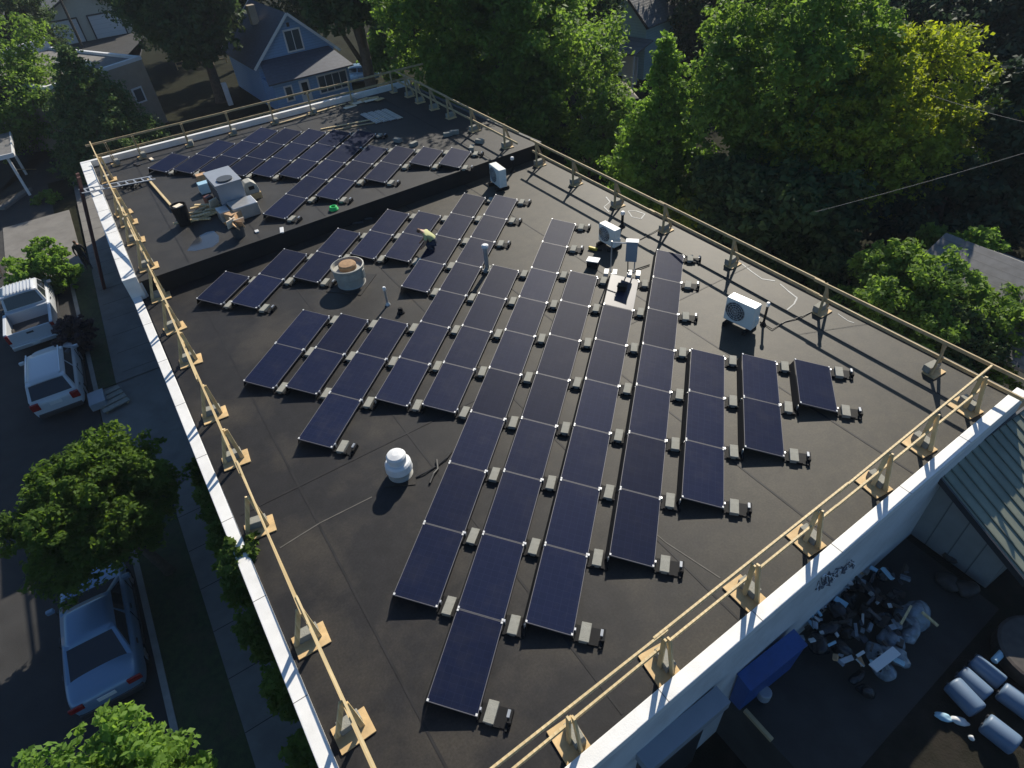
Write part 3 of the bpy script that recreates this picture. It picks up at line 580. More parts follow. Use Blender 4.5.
pipe((622, 227), .55, .05, 'white topped vent pipe behind the electrical stand', m=M['black'])
pipe((763, 325), .72, .035, 'dark service post right of the lone condenser unit', m=M['black'])
pipe((513, 172), .60, .05, 'dark vent pipe right of the shaded condenser unit', m=M['black'])
c = un(352, 283, 0); v = thing('exhaust_fan', 'big round weathered white vent with a tan cap on the roof', 'vent', c, 0)
mb = MB(); mb.lathe([(.50, 0), (.47, .05), (.48, .30), (.52, .34), (.53, .62), (.56, .66), (.56, .72), (.52, .73), (.49, .60)], 36); mb.build('housing', M['vent'], v)
mb = MB(); mb.lathe([(.44, .50), (.46, .56), (.45, .58)], 28); mb.build('throat', M['black'], v)
mb = MB(); mb.lathe([(.27, .55), (.30, .60), (.30, .74), (.27, .78), (.12, .80)], 32); mb.build('cap', M['rust'], v)
mb = MB(); mb.box((.53, .0, .45), (.08, .14, .3)); mb.build('side_hatch', M['vent'], v, bevel=.01)
mb = MB(); mb.box((0, -.02, .012), (1.3, 1.3, .018)); mb.build('flashing', M['roof'], v)
c = un(401, 474, 0); v = thing('mushroom_vent', 'white stepped mushroom vent standing alone on the lower roof', 'vent', c, .3)
mb = MB(); mb.lathe([(.28, 0), (.30, .03), (.27, .06), (.25, .10), (.25, .30), (.27, .33)], 28); mb.build('base', M['vent'], v)
mb = MB(); mb.lathe([(.31, .22), (.325, .24), (.31, .42), (.27, .47), (.225, .48), (.22, .56), (.235, .57), (.235, .66), (.20, .71), (.08, .74)], 28); mb.build('hood', M['white'], v)
mb = MB(); mb.box((0, 0, .01), (.75, .75, .016)); mb.build('flashing', M['roof'], v)
# electrical stand: a box on two posts
c = un(621, 275, 0); e = thing('electrical_stand', 'blue grey electrical box on a two post frame among the panels', 'electrical box', c, R(2))
for x in (-.35, .42):
    mb = MB(); mb.tube([(x, 0, .08), (x, .0, 1.25)], .022, 8); pst = mb.build('post', M['metal'], e)
    for y in (-.14, .14):
        mb = MB(); mb.box((x+y, 0, .06), (.14, .3, .12)); mb.build('foot_block', M['clip'], pst)
mb = MB(); mb.tube([(-.35, 0, 1.2), (.42, 0, 1.2)], .022, 8); mb.build('crossbar', M['metal'], e)
mb = MB(); mb.box((.30, -.10, .98), (.36, .18, .70)); mb.build('cabinet', M['hvac'], e, bevel=.01)
mb = MB(); mb.box((.30, -.09, 1.345), (.40, .22, .02)); mb.build('rain_lid', M['white'], e)
mb = MB(); mb.tube([(.2, -.1, .63), (.22, -.1, .2), (.3, .2, .05), (.9, .7, .03)], .02, 6); mb.build('conduit', M['black'], e)
# junction boxes near the stand
for px, lab in (((593, 266), 'small white topped junction box in front of the condenser unit'), ((622, 290), 'black combiner box leaning on the top of the glossy panel')):
    c = un(*px, 0 if px[0] < 600 else .22); t = thing('junction_box', lab, 'junction box', c, R(-8))
    mb = MB(); k_ = 1 if px[0] < 600 else .72; mb.box((0, 0, .12*k_), (.38*k_, .26*k_, .22*k_)); mb.build('case', M['black'], t); mb = MB(); mb.box((0, 0, .245*k_), (.42*k_, .30*k_, .03)); mb.build('lid', M['clip'] if px[0] < 600 else M['black'], t)
c = un(593, 250, 0); t = thing('hand_saw', 'yellow and black power tool lying in front of the condenser unit', 'tool', c, R(-20))
mb = MB(); mb.box((0, 0, .06), (.34, .10, .10)); mb.build('body', M['yellow'], t, bevel=.02); mb = MB(); mb.box((.2, .03, .05), (.25, .05, .06), .4); mb.build('handle', M['black'], t, bevel=.01)
# black cables on the roof
def cable(pxs, label, z=0, r_=.018):
    pts = [un(x, y, z) for x, y in pxs]; o = pts[0]; mb = MB()
    mb.tube([(p[0]-o[0], p[1]-o[1], r_+(.02 if i % 2 else 0)) for i, p in enumerate(pts)], r_, 6); return single('cable', mb, M['cable'], label, 'cable', (o[0], o[1], z))
cable([(416, 478), (425, 474), (438, 466), (447, 459), (452, 452)], 'black cable lying from the mushroom vent to the nearby panel edge')
cable([(430, 484), (434, 475), (438, 470), (437, 461)], 'short bent black cable end beside the panel edge near the mushroom vent', r_=.03)
cable([(760, 322), (772, 330), (785, 322), (800, 318), (812, 312)], 'cable running from the lone condenser unit to the roof edge', r_=.015)
cable([(640, 240), (655, 232), (664, 226)], 'cable running from the electrical stand to the guard rail foot', r_=.015)
cable([(258, 205), (262, 212), (266, 218), (270, 222)], 'thin black cord on the upper roof by the rooftop unit', z=HS, r_=.012)
# loose items on the upper roof
c = un(186, 224, HS); t = thing('waste_bin', 'tall black waste bin with pale rubbish on the upper roof', 'bin', c, BROT)
mb = MB(); mb.lathe([(.24, 0), (.30, .78), (.31, .80), (.28, .80), (.24, .1)], 20); mb.build('body', M['black'], t); mb = MB(); mb.box((0, 0, .74), (.30, .26, .08), .4); mb.build('rubbish', M['paper'], t)
for i in range(24):
    c = un(186+i*1.9+random.uniform(-3, 3), 220-i*.7+random.uniform(-5, 5), HS+.05); mb = MB(); mb.box((0, 0, .0), (random.uniform(.5, 1.5), .12, .05), 0, 0, ('Y', random.uniform(-.08, .08)))
    single('timber_offcut', mb, M['wood'] if i % 4 else M['wood2'], 'short timber offcut in the scrap heap between bin and rooftop unit', 'board', (c[0], c[1], HS+.05+.035*(i % 5)), BROT-.2+random.uniform(-.7, .7), group='timber offcuts in the scrap heap')
c = un(207, 192, HS); mb = MB(); mb.box((0, 0, .22), (.5, .4, .42)); single('storage_box', mb, M['bluel'], 'pale blue box standing left of the rooftop unit', 'box', c, BROT, bevel=.02)
c = un(203, 181, HS); mb = MB(); mb.box((0, 0, .16), (.42, .3, .30)); single('cardboard_box', mb, M['card'], 'small cardboard box at the end of the panel row left of the rooftop unit', 'box', c, BROT, bevel=.005)
c = un(211, 205, HS); mb = MB(); mb.box((0, 0, .2), (.3, .34, .36)); single('fuel_can', mb, M['red'], 'red can between the pale blue box and the scrap timber', 'can', c, BROT+.3, bevel=.03)
c = un(217, 210, HS); mb = MB(); mb.box((0, 0, .17), (.44, .06, .52), 0, 0, ('X', .35)); single('plywood_board', mb, M['paper'], 'pale plywood board leaning against the left side of the rooftop unit', 'board', (c[0], c[1], HS+.09), BROT+.4)
c = un(240, 236, HS); t = thing('scrap_bucket', 'round dark bucket heaped with torn cardboard in front of the rooftop unit', 'bucket', c, 0)
mb = MB(); mb.lathe([(.22, 0), (.28, .42), (.26, .42), (.2, .05)], 20); mb.build('bucket', M['dgrey'], t)
for i in range(7):
    mb = MB(); a = i*.9; mb.box((.14*math.cos(a), .14*math.sin(a), .5+.05*(i % 3)), (.42, .03, .30), a, 0, ('X', random.uniform(-.7, .7))); mb.build('cardboard_piece', M['paper'] if i % 2 else M['card'], t)
c = un(236, 222, HS); mb = MB(); mb.box((0, 0, .22), (.5, .42, .40)); single('cardboard_box', mb, M['card'], 'brown cardboard box behind the scrap bucket', 'box', c, BROT+.5, bevel=.01)
c = un(334, 210, HS); mb = MB()
for k in range(3): mb.tube([((.16-.02*k)*math.cos(t_), (.16-.02*k)*math.sin(t_), .04+.045*k) for t_ in np.linspace(0, 2*math.pi, 20)], .03, 6, cap=False)
single('cord_coil', mb, M['green'], 'bright green coil of cord on the edge of the upper roof', 'cord', c)
pp = [un(x, y, HS) for x, y in ((187, 251), (193, 242), (199, 236), (207, 232), (214, 231), (219, 236), (219, 242), (213, 247), (204, 249), (196, 251))]; o = pp[0]
mb = MB(); mb.add([(p[0]-o[0], p[1]-o[1], 0) for p in pp], [tuple(range(10))]); pu = mb.build('puddle', M['puddle']); pu.location = (o[0], o[1], HS+.004); pu['kind'] = 'structure'
for i, (px, lab, m) in enumerate((((282, 231), 'white scrap of packaging on the edge of the upper roof', 'clip'), ((257, 232), 'small white scrap lying in front of the scrap bucket', 'clip'), ((152, 160), 'pale scrap beside the far stand of the street side rail', 'paper'), ((137, 165), 'dark tarp bundle near the street corner', 'junk'))):
    c = un(*px, HS); mb = MB(); mb.box((0, 0, .03), (.45 if i != 1 else .2, .14, .05)); single('scrap', mb, M[m], lab, 'scrap', (c[0], c[1], HS), BROT+.2*i+1.3, bevel=.01)
cs = un(133, 185, HS); mb = MB()
for k in range(14): a = [Vector((random.uniform(-.5, .5), random.uniform(-.5, .5), random.uniform(.01, .12))) for _ in range(5)]; mb.tube(a, .015, 5)
single('cable_heap', mb, M['cable'], 'tangled black cables heaped near the street corner of the upper roof', 'cables', cs)
for px, lab in (((366, 214), 'black tool bag with round tools on the lower roof under the step'), ((374, 208), 'black tool bag nearer the step, beside the panel corner')):
    c = un(*px, 0); t = thing('tool_bag', lab, 'tool bag', c, BROT+.2)
    mb = MB(); mb.box((0, 0, .16), (.42, .26, .30)); mb.build('bag', M['blackc'], t, bevel=.06); mb = MB(); mb.lathe([(.02, .30), (.12, .31), (.13, .36), (.02, .40)], 14); mb.build('tool_top', M['metal'], t)
for px, lab in (((352, 224), 'dark rail bar lying below the roof step, farther left'), ((361, 220), 'dark rail bar lying below the roof step beside the bags')): 
    c = un(*px, 0); mb = MB(); mb.box((0, 0, .03), (.9, .07, .05)); single('racking_bar', mb, M['dgrey'], lab, 'bar', c, R(20))
for px, lab in (((418, 131), 'first'), ((457, 131), 'third'), ((440, 138), 'second')): pass
for i, px in enumerate(((455, 134), (448, 136), (480, 143), (472, 150), (398, 142), (414, 146))):
    c = un(*px, HS); mb = MB(); mb.box((0, 0, .09), (.40, .20, .18)); single('concrete_block', mb, M['block'], 'loose concrete block lying in tree shade on the upper roof', 'concrete block', (c[0], c[1], HS), random.uniform(0, 3), group='loose concrete blocks on the upper roof', bevel=.01)
# ------------------------------------------------------------------ people
def person(label, joints, edges, rad, colf, loc, rz, extra=None):
    root_me = bpy.data.meshes.new('person'); root_me.from_pydata(joints, edges, []); o = bpy.data.objects.new('person', root_me); COL.objects.link(o)
    sk = o.modifiers.new('skin', 'SKIN'); sb = o.modifiers.new('sub', 'SUBSURF'); sb.levels = 2; sb.render_levels = 2
    for i, d in enumerate(root_me.skin_vertices[0].data): d.radius = (rad[i], rad[i]*.85); d.use_root = (i == 0)
    dg = bpy.context.evaluated_depsgraph_get(); me = bpy.data.meshes.new_from_object(o.evaluated_get(dg)); o.modifiers.clear(); o.data = me
    cols = ['skin', 'hiviz', 'navy', 'blackc', 'hair']
    me.materials.clear()
    for c_ in cols: me.materials.append(M[c_])
    jn = np.array(joints)
    for p in me.polygons:
        p.use_smooth = True; k = int(((jn-np.array(p.center))**2).sum(1).argmin()); p.material_index = cols.index(colf[k])
    o.location = tuple(map(float, loc)); o.rotation_euler = (0, 0, rz); tag(o, label, 'person')
    return o
# crouching worker, facing -x, reaching down to the panel
jt = [(.0, 0, .42), (-.10, 0, .60), (-.26, 0, .78), (-.40, 0, .86), (-.50, 0, .90), (-.56, 0, .93),   # pelvis .. head
      (-.24, .19, .78), (-.34, .24, .52), (-.52, .20, .34), (-.59, .19, .29), (-.24, -.19, .78), (-.30, -.25, .50), (-.46, -.22, .32), (-.53, -.21, .27),
      (.02, .12, .42), (-.30, .20, .46), (-.06, .20, .10), (-.20, .21, .04), (.02, -.12, .42), (-.28, -.20, .44), (-.02, -.20, .10), (-.16, -.21, .04)]
ed = [(0, 1), (1, 2), (2, 3), (3, 4), (4, 5), (2, 6), (6, 7), (7, 8), (8, 9), (2, 10), (10, 11), (11, 12), (12, 13), (0, 14), (14, 15), (15, 16), (16, 17), (0, 18), (18, 19), (19, 20), (20, 21)]
rd = [.17, .17, .17, .07, .10, .09, .075, .055, .042, .035, .075, .055, .042, .035, .10, .085, .06, .045, .10, .085, .06, .045]
cf = ['navy', 'hiviz', 'hiviz', 'skin', 'hair', 'hair', 'hiviz', 'skin', 'skin', 'skin', 'hiviz', 'skin', 'skin', 'skin', 'navy', 'navy', 'navy', 'blackc', 'navy', 'navy', 'navy', 'blackc']
person('crouching worker in pale yellow shirt and dark trousers beside a solar panel', jt, ed, rd, cf, un(436, 252, 0), R(15))
jt = [(0, 0, .92), (0, 0, 1.15), (0, 0, 1.38), (0, 0, 1.52), (.01, 0, 1.62), (.02, 0, 1.70), (0, .19, 1.38), (.0, .25, 1.12), (.08, .24, .90), (.10, .23, .82), (0, -.19, 1.38), (0, -.25, 1.12), (.1, -.22, .92), (.13, -.2, .84),
      (0, .10, .88), (.08, .11, .50), (.02, .11, .08), (.16, .12, .03), (0, -.10, .88), (-.02, -.11, .48), (-.14, -.11, .08), (0, -.12, .03)]
rd2 = [.16, .15, .16, .06, .10, .09, .07, .052, .042, .04, .07, .052, .042, .04, .095, .07, .05, .045, .095, .07, .05, .045]
cf = ['blackc', 'blackc', 'blackc', 'skin', 'hair', 'hair', 'blackc', 'blackc', 'skin', 'skin', 'blackc', 'blackc', 'skin', 'skin', 'navy', 'navy', 'navy', 'blackc', 'navy', 'navy', 'navy', 'blackc']
person('person in black top with brown hair standing on the pavement by the corner', jt, ed, rd2, cf, un(90, 269, G+.12), R(140))
# ------------------------------------------------------------------ vehicles (local x forward)
def loft(secs, mb, mi=0, cap=True):
    n = len(secs[0]); o = len(mb.v)
    for s in secs: mb.v += [tuple(map(float, p)) for p in s]
    for i in range(len(secs)-1):
        for k in range(n): mb.f.append((o+i*n+k, o+i*n+(k+1) % n, o+(i+1)*n+(k+1) % n, o+(i+1)*n+k)); mb.m.append(mi)
    if cap: mb.f += [tuple(o+k for k in range(n))[::-1], tuple(o+(len(secs)-1)*n+k for k in range(n))]; mb.m += [mi, mi]
def section(x, hw, zb, zt, crown=.03):
    h = [(hw*.86, zb), (hw*.97, zb+.10), (hw, (zb+zt)/2+.05), (hw*.97, zt-.10), (hw*.88, zt), (hw*.5, zt+crown)]
    return [(x, y, z) for y, z in h]+[(x, -y, z) for y, z in h[::-1]]
def wheel(root, x, y, r_, w=.22):
    mb = MB(); s = 1 if y > 0 else -1
    pts = [(r_*.62, -w/2), (r_*.95, -w/2), (r_, -w/2+.03), (r_, w/2-.03), (r_*.95, w/2), (r_*.62, w/2)]
    n = 24
    for r0, yy in pts:
        for k in range(n): a = 2*math.pi*k/n; mb.v.append((x+r0*math.cos(a), y+yy, r_+r0*math.sin(a)))
    for i in range(len(pts)-1):
        for k in range(n): mb.f.append((i*n+k, i*n+(k+1) % n, (i+1)*n+(k+1) % n, (i+1)*n+k)); mb.m.append(0)
    wh = mb.build('wheel', M['tyre'], root)
    mb = MB(); mb.tube([(x, y-s*w*.3, r_), (x, y+s*w*.42, r_)], r_*.62, 20)
    for k in range(5): a = k*2*math.pi/5; mb.bar((x, y+s*w*.44, r_), (x+r_*.58*math.cos(a), y+s*w*.44, r_+r_*.58*math.sin(a)), .06, .03, upv=(0, 1, 0))
    mb.build('rim', M['rim'], wh)
def pane(root, name, pts, m=M['glass'], off=.004):
    p = [Vector(q) for q in pts]; n_ = (p[1]-p[0]).cross(p[2]-p[0]).normalized(); cen = sum(p, Vector())/len(p)
    if n_.dot(cen-Vector((0, 0, .9))) < 0: n_ = -n_
    k = len(p); mb = MB(); mb.add([q-n_*.01 for q in p]+[q+n_*off for q in p], [tuple(range(k))[::-1], tuple(range(k, 2*k))]+[(i, (i+1) % k, k+(i+1) % k, k+i) for i in range(k)])
    return mb.build(name, m, root)
def car(label, loc, rz, paint, L, hw, body, cab, zr, wheelx, wr, cat='car', name='parked_car'):
    r = thing(name, label, cat, loc, rz)
    mb = MB(); loft([section(*s) for s in body], mb); bo = mb.build('body', paint, r, smooth=False)
    s_ = bo.modifiers.new('sub', 'SUBSURF'); s_.levels = 1; s_.render_levels = 2
    for p in bo.data.polygons: p.use_smooth = True
    # cabin: base rectangle xr..xf at belt, roof rectangle
    xrb, xrt, xft, xfb, hb, ht, zbelt = cab
    A = {}
    for s in (1, -1):
        A[s] = [(xrb, s*hb, zbelt), (xrt, s*ht, zr-.05), (xft, s*ht, zr-.05), (xfb, s*hb, zbelt)]
    mb = MB(); mb.add(A[1]+A[-1], [(0, 1, 2, 3), (7, 6, 5, 4), (0, 4, 5, 1), (3, 2, 6, 7), (1, 5, 6, 2), (0, 3, 7, 4)]); cb = mb.build('cabin', paint, r, bevel=.04)
    mb = MB(); nn = 7
    for i in range(nn):
        t = i/(nn-1); x = xrt-.04+(xft-xrt+.08)*t; zc = zr+.015-.10*(2*t-1)**4*.6
        for j in range(7):
            y = (2*j/6-1); mb.v.append((x, y*(ht-.0), zc-.05*y**4))
    for i in range(nn-1):
        for j in range(6): mb.f.append((i*7+j, (i+1)*7+j, (i+1)*7+j+1, i*7+j+1)); mb.m.append(0)
    ro = mb.build('roof', paint, r, smooth=True); so_ = ro.modifiers.new('thick', 'SOLIDIFY'); so_.thickness = .05
    def mix(a, b, t): return tuple(a[i]+(b[i]-a[i])*t for i in range(3))
    def inset(q, fx, fy0, fy1):
        a, b, c, d = q; return [mix(mix(a, b, fy0), mix(d, c, fy0), fx), mix(mix(a, b, fy1), mix(d, c, fy1), fx), mix(mix(a, b, fy1), mix(d, c, fy1), 1-fx), mix(mix(a, b, fy0), mix(d, c, fy0), 1-fx)]
    pane(r, 'rear_window', inset([A[1][0], A[1][1], A[-1][1], A[-1][0]], .07, .10, .95))
    pane(r, 'windscreen', inset([A[1][3], A[1][2], A[-1][2], A[-1][3]], .06, .06, .95))
    for s in (1, -1):
        a, b, c, d = A[s]; xm = (xrb+xrt+xft+xfb)/4
        for t0, t1 in ((.06, .48), (.52, .94)):
            pane(r, 'side_window', [mix(mix(a, d, t0), mix(b, c, t0), .12), mix(mix(a, d, t0), mix(b, c, t0), .86), mix(mix(a, d, t1), mix(b, c, t1), .86), mix(mix(a, d, t1), mix(b, c, t1), .12)])
    for x in wheelx:
        for s in (1, -1): wheel(r, x, s*(hw-.13), wr)
    for s in (1, -1):
        for xd in (xrb+.45, (xrb+xfb)/2+.25): mb = MB(); mb.box((xd, s*(hw+.004), zbelt-.12), (.16, .03, .035)); mb.build('door_handle', M['dtrim'], r)
        for xd in ((xrb+xfb)/2-.02, xfb-.28): mb = MB(); mb.box((xd, s*(hw-.006), zbelt-.28), (.012, .02, .5)); mb.build('door_seam', M['black'], r)
        mb = MB(); mb.box((0, s*(hw-.03), .27), (wheelx[1]-wheelx[0]-.7, .05, .10)); mb.build('sill', M['dtrim'], r)
        mb = MB(); mb.box((xfb-.25, s*(hw+.09), zbelt+.08), (.12, .20, .14)); mb.build('mirror', paint, r, bevel=.03)
    return r
def rear_bits(r, x, hw, z, tl=(.06, .34, .18), plate=True, bz=.42):
    for s in (1, -1): mb = MB(); mb.box((x, s*(hw-.22), z), tl); mb.build('tail_light', M['tail'], r, bevel=.02)
    if plate: mb = MB(); mb.box((x-.035, 0, z-.04), (.02, .42, .13)); mb.build('number_plate', M['white'], r)
    mb = MB(); mb.box((x+.0, 0, bz), (.14, hw*1.66, .20)); mb.build('bumper', M['dtrim'], r, bevel=.03)
def heading(p0, p1): return math.atan2(p1[1]-p0[1], p1[0]-p0[0])
UA = math.atan2(UV[1], UV[0])
# sedan
sp = W(6.95, -6.72, G)
sed = car('silver blue sedan parked at the kerb under the street tree', sp, UA+R(-1), M['cars'], 4.7, .90,
          [(-2.36, .60, .36, .62, .0), (-2.33, .78, .28, .88, .02), (-2.15, .87, .22, .99, .03), (-1.6, .90, .2, 1.0, .03), (-.6, .91, .2, .96, .02), (.9, .90, .2, .95, .02), (1.7, .88, .2, .86, .03), (2.15, .80, .24, .74, .03), (2.33, .62, .32, .60, .0)],
          (-1.72, -.92, .30, 1.12, .80, .62, .95), 1.44, (-1.40, 1.38), .32)
rear_bits(sed, -2.325, .90, .80); 
for s in (1, -1): mb = MB(); mb.box((2.20, s*.62, .66), (.16, .34, .14)); mb.build('headlight', M['headl'], sed, bevel=.03)
sp = W(20.35, -6.80, G)
suv = car('white sport utility car parked behind the pickup beside the shrubs', sp, UA+R(-2), M['carw'], 4.5, .92,
          [(-2.22, .74, .40, .80, .0), (-2.20, .86, .30, 1.02, .01), (-2.0, .91, .26, 1.08, .02), (-1.0, .92, .24, 1.06, .02), (.8, .92, .24, 1.04, .02), (1.6, .90, .24, .98, .04), (2.05, .82, .28, .88, .03), (2.2, .66, .36, .72, .0)],
          (-2.12, -1.72, .45, 1.18, .84, .68, 1.05), 1.66, (-1.34, 1.34), .36)
rear_bits(suv, -2.195, .92, .88, (.10, .30, .30)); 
for s in (1, -1): mb = MB(); mb.bar((-1.6, s*.58, 1.70), (.4, s*.58, 1.70), .04, .04); mb.build('roof_bar', M['alu'], suv)
# pickup
sp = W(26.95, -7.35, G)
pk = car('white pickup truck with an open dark bed parked at the kerb', sp, UA+R(-1), M['carw'], 5.8, .98,
         [(-.95, .95, .36, 1.16, .0), (-.90, .98, .32, 1.20, .0), (.3, .99, .32, 1.20, .01), (1.3, .98, .32, 1.17, .03), (2.2, .96, .32, 1.12, .05), (2.75, .90, .34, 1.02, .04), (2.95, .76, .42, .86, .0)],
         (-.82, -.62, .55, 1.25, .88, .74, 1.18), 1.88, (-1.85, 1.95), .40, 'pickup truck', 'pickup_truck')
mb = MB(); mb.box((-1.92, .91, .86), (1.94, .14, .66)); mb.box((-1.92, -.91, .86), (1.94, .14, .66)); mb.box((-1.0, 0, .86), (.08, 1.66, .66)); mb.build('bed_side', M['carw'], pk, bevel=.025)
mb = MB(); mb.box((-1.92, 0, .62), (1.92, 1.68, .06)); mb.build('bed_liner', M['dtrim'], pk)
mb = MB(); mb.box((-2.93, 0, .87), (.07, 1.66, .60)); tg = mb.build('tailgate', M['carw'], pk, bevel=.02); mb = MB(); mb.box((-2.972, 0, 1.02), (.015, .28, .08)); mb.build('handle', M['dtrim'], tg)
for s in (1, -1): mb = MB(); mb.box((-2.91, s*.91, .92), (.06, .13, .42)); mb.build('tail_light', M['tail'], pk, bevel=.01)
mb = MB(); mb.box((-3.02, 0, .50), (.16, 1.86, .20)); mb.build('bumper', M['alu'], pk, bevel=.03)
mb = MB(); mb.box((-3.105, 0, .53), (.012, .32, .14)); mb.build('number_plate', M['white'], pk)
mb = MB(); mb.box((-2.0, 0, .45), (1.7, 1.2, .2)); mb.build('chassis', M['black'], pk)
for k in range(9): 
    mb = MB(); mb.bar((-.55, -.56+.14*k, 1.905), (.45, -.56+.14*k, 1.905), .03, .02); mb.build('roof_rib', M['carw'], pk)
# ------------------------------------------------------------------ houses
def window(parent, c, w, h, nx, frame=M['white'], t=.12, mull=1):
    # nx: outward unit vector in local xy; c centre on wall plane
    n_ = Vector((nx[0], nx[1], 0)); s = Vector((-nx[1], nx[0], 0)); c = Vector(c); f = MB()
    for a, b in ((-w/2, 0), (w/2, 0)): f.bar(c+s*a+Vector((0, 0, -h/2-t/2)), c+s*a+Vector((0, 0, h/2+t/2)), t, .10, upv=tuple(n_))
    for z in (-h/2, h/2): f.bar(c+s*(-w/2)+Vector((0, 0, z)), c+s*(w/2)+Vector((0, 0, z)), .095, t)
    for k in range(1, mull): x = -w/2+w*k/mull; f.bar(c+s*x+Vector((0, 0, -h/2)), c+s*x+Vector((0, 0, h/2)), .06, .09, upv=tuple(n_))
    fo = f.build('window', frame, parent); p = MB(); p.bar(c+s*(-w/2)+n_*.01, c+s*(w/2)+n_*.01, .06, h-.02); p.build('pane', M['pane'], fo); return fo
def gable(parent, x0, x1, y0, y1, ze, zr, wm, rm, along='y', over=.35, th=.12, z0=0, trim=None, nm='roof'):
    # ridge along local y (gables at y0, y1) or x
    def T(a, b, z): return (a, b, z) if along == 'y' else (b, a, z)
    if along == 'x': x0, x1, y0, y1 = y0, y1, x0, x1
    xm = (x0+x1)/2; mb = MB()
    v = [T(x0, y0, z0), T(x1, y0, z0), T(x1, y0, ze), T(xm, y0, zr), T(x0, y0, ze), T(x0, y1, z0), T(x1, y1, z0), T(x1, y1, ze), T(xm, y1, zr), T(x0, y1, ze)]
    mb.add(v, [(0, 1, 2, 3, 4), (9, 8, 7, 6, 5), (0, 5, 6, 1), (1, 6, 7, 2), (2, 7, 8, 3), (3, 8, 9, 4), (4, 9, 5, 0)]); mb.build('wall', wm, parent)
    sl_ = (zr-ze)/(xm-x0); mb = MB()
    for s, xe in ((-1, x0-over), (1, x1+over)):
        zeo = ze-sl_*over
        a = [T(xe, y0-over, zeo+.02), T(xm, y0-over, zr+.02), T(xm, y1+over, zr+.02), T(xe, y1+over, zeo+.02)]
        b = [(p[0], p[1], p[2]+th) for p in a]; mb.add(a+b, [(0, 1, 2, 3), (7, 6, 5, 4), (0, 4, 5, 1), (1, 5, 6, 2), (2, 6, 7, 3), (3, 7, 4, 0)])
    ro = mb.build(nm, rm, parent)
    if trim:
        for yy in (y0-over-.02, y1+over+.02):
            for xe in (x0-over, x1+over): mb = MB(); mb.bar(T(xe, yy, ze-sl_*over+.06), T(xm, yy, zr+.08), .05, .20); mb.build('trim', trim, ro)
    return ro
# blue house: local x along its front (left to right), y away from the building
pl = un(280, 113, G); pr_ = un(354, 93, G); hr = heading(pl, pr_); hw_ = 6.72
bh = thing('blue_house', 'blue gabled house with white trim and a porch beyond the far parapet', 'house', pl, hr)
gable(bh, 0, hw_, 2.4, 10.5, 3.3, 6.3, M['sidingb'], M['shingleb'], over=.42, trim=M['white'])
mb = MB(); mb.box((hw_/2, 1.18, 1.1), (hw_-.1, 2.40, 2.2)); mb.build('porch_wall', M['sidingb'], bh)
mb = MB(); rr = [(-.35, -.40, 2.2), (hw_+.35, -.40, 2.2), (hw_-.4, 2.38, 3.35), (.25, 2.38, 3.35)]
mb.add(rr+[(x, y, z+.10) for x, y, z in rr], [(0, 1, 2, 3), (7, 6, 5, 4), (0, 4, 5, 1), (1, 5, 6, 2), (2, 6, 7, 3), (3, 7, 4, 0)]); mb.build('porch_roof', M['shingleb'], bh)
window(bh, (3.5, 2.38, 4.4), 1.35, 1.55, (0, -1), mull=2)
window(bh, (1.2, -.03, 1.25), .6, 1.1, (0, -1)); window(bh, (5.1, -.03, 1.3), 2.6, 1.35, (0, -1), mull=4)
mb = MB(); mb.box((2.6, -.04, 1.0), (.85, .06, 1.95)); dr = mb.build('door', M['white'], bh); mb = MB(); mb.box((2.6, -.08, 1.35), (.5, .03, .9)); mb.build('pane', M['glass'], dr)
mb = MB(); mb.box((3.36, 2.375, 5.55), (.22, .05, .3)); mb.build('vent', M['dtrim'], bh)
mb = MB(); mb.box((2.0, 6.5, 6.0), (.6, .6, 1.4)); mb.build('chimney', M['stucco'], bh)
# tan flat-roofed block
pr2 = un(168, 122, G); pl2 = un(118, 143, G); tb = thing('flat_roof_house', 'tan stucco building with a flat white edged roof behind the conifer', 'building', pr2, heading(pl2, pr2))
d_ = 12; wt = 7.8; hh = 4.75
mb = MB(); mb.box((-wt/2, d_/2, hh/2), (wt, d_, hh)); mb.build('wall', M['stucco'], tb)
mb = MB(); mb.box((-wt/2, d_/2, hh+.03), (wt-.3, d_-.3, .05)); mb.build('roof', M['walk'], tb)
for c_, s_ in (((-wt/2, .12, hh+.12), (wt+.06, .26, .25)), ((-wt/2, d_-.12, hh+.45), (wt+.06, .26, .9)), ((-.12, d_/2, hh+.12), (.26, d_-.53, .25)), ((-wt+.12, d_/2, hh+.12), (.26, d_-.53, .25))): mb = MB(); mb.box(c_, s_); mb.build('parapet', M['white'], tb)
mb = MB(); mb.box((-3.2, 3.6, hh+.25), (1.0, 3.0, .4)); mb.build('skylight', M['white'], tb)
window(tb, (-1.45, -.02, 2.55), .8, 1.0, (0, -1))
# garage at the back
g1 = un(52, 48, G); g2 = un(135, 32, G); ga = thing('garage', 'cream gabled garage with two white doors beyond the flat roofed building', 'garage', g1, heading(g1, g2)); gw = np.linalg.norm(g2-g1)
gable(ga, 0, gw, 0, 9, 2.9, 5.2, M['cream'], M['shinglet'], over=.5, trim=M['dtrim'])
for x0, w0 in ((gw*.25, gw*.30), (gw*.72, gw*.36)):
    mb = MB(); mb.box((x0, -.03, 1.25), (w0, .10, 2.4)); mb.build('garage_door', M['doorw'], ga)
    f_ = MB()
    for s in (-1, 1): f_.bar((x0+s*(w0/2+.08), -.05, 0), (x0+s*(w0/2+.08), -.05, 2.6), .14, .14)
    f_.bar((x0-w0/2-.15, -.05, 2.55), (x0+w0/2+.15, -.05, 2.55), .14, .14); f_.build('door_frame', M['dtrim'], ga)
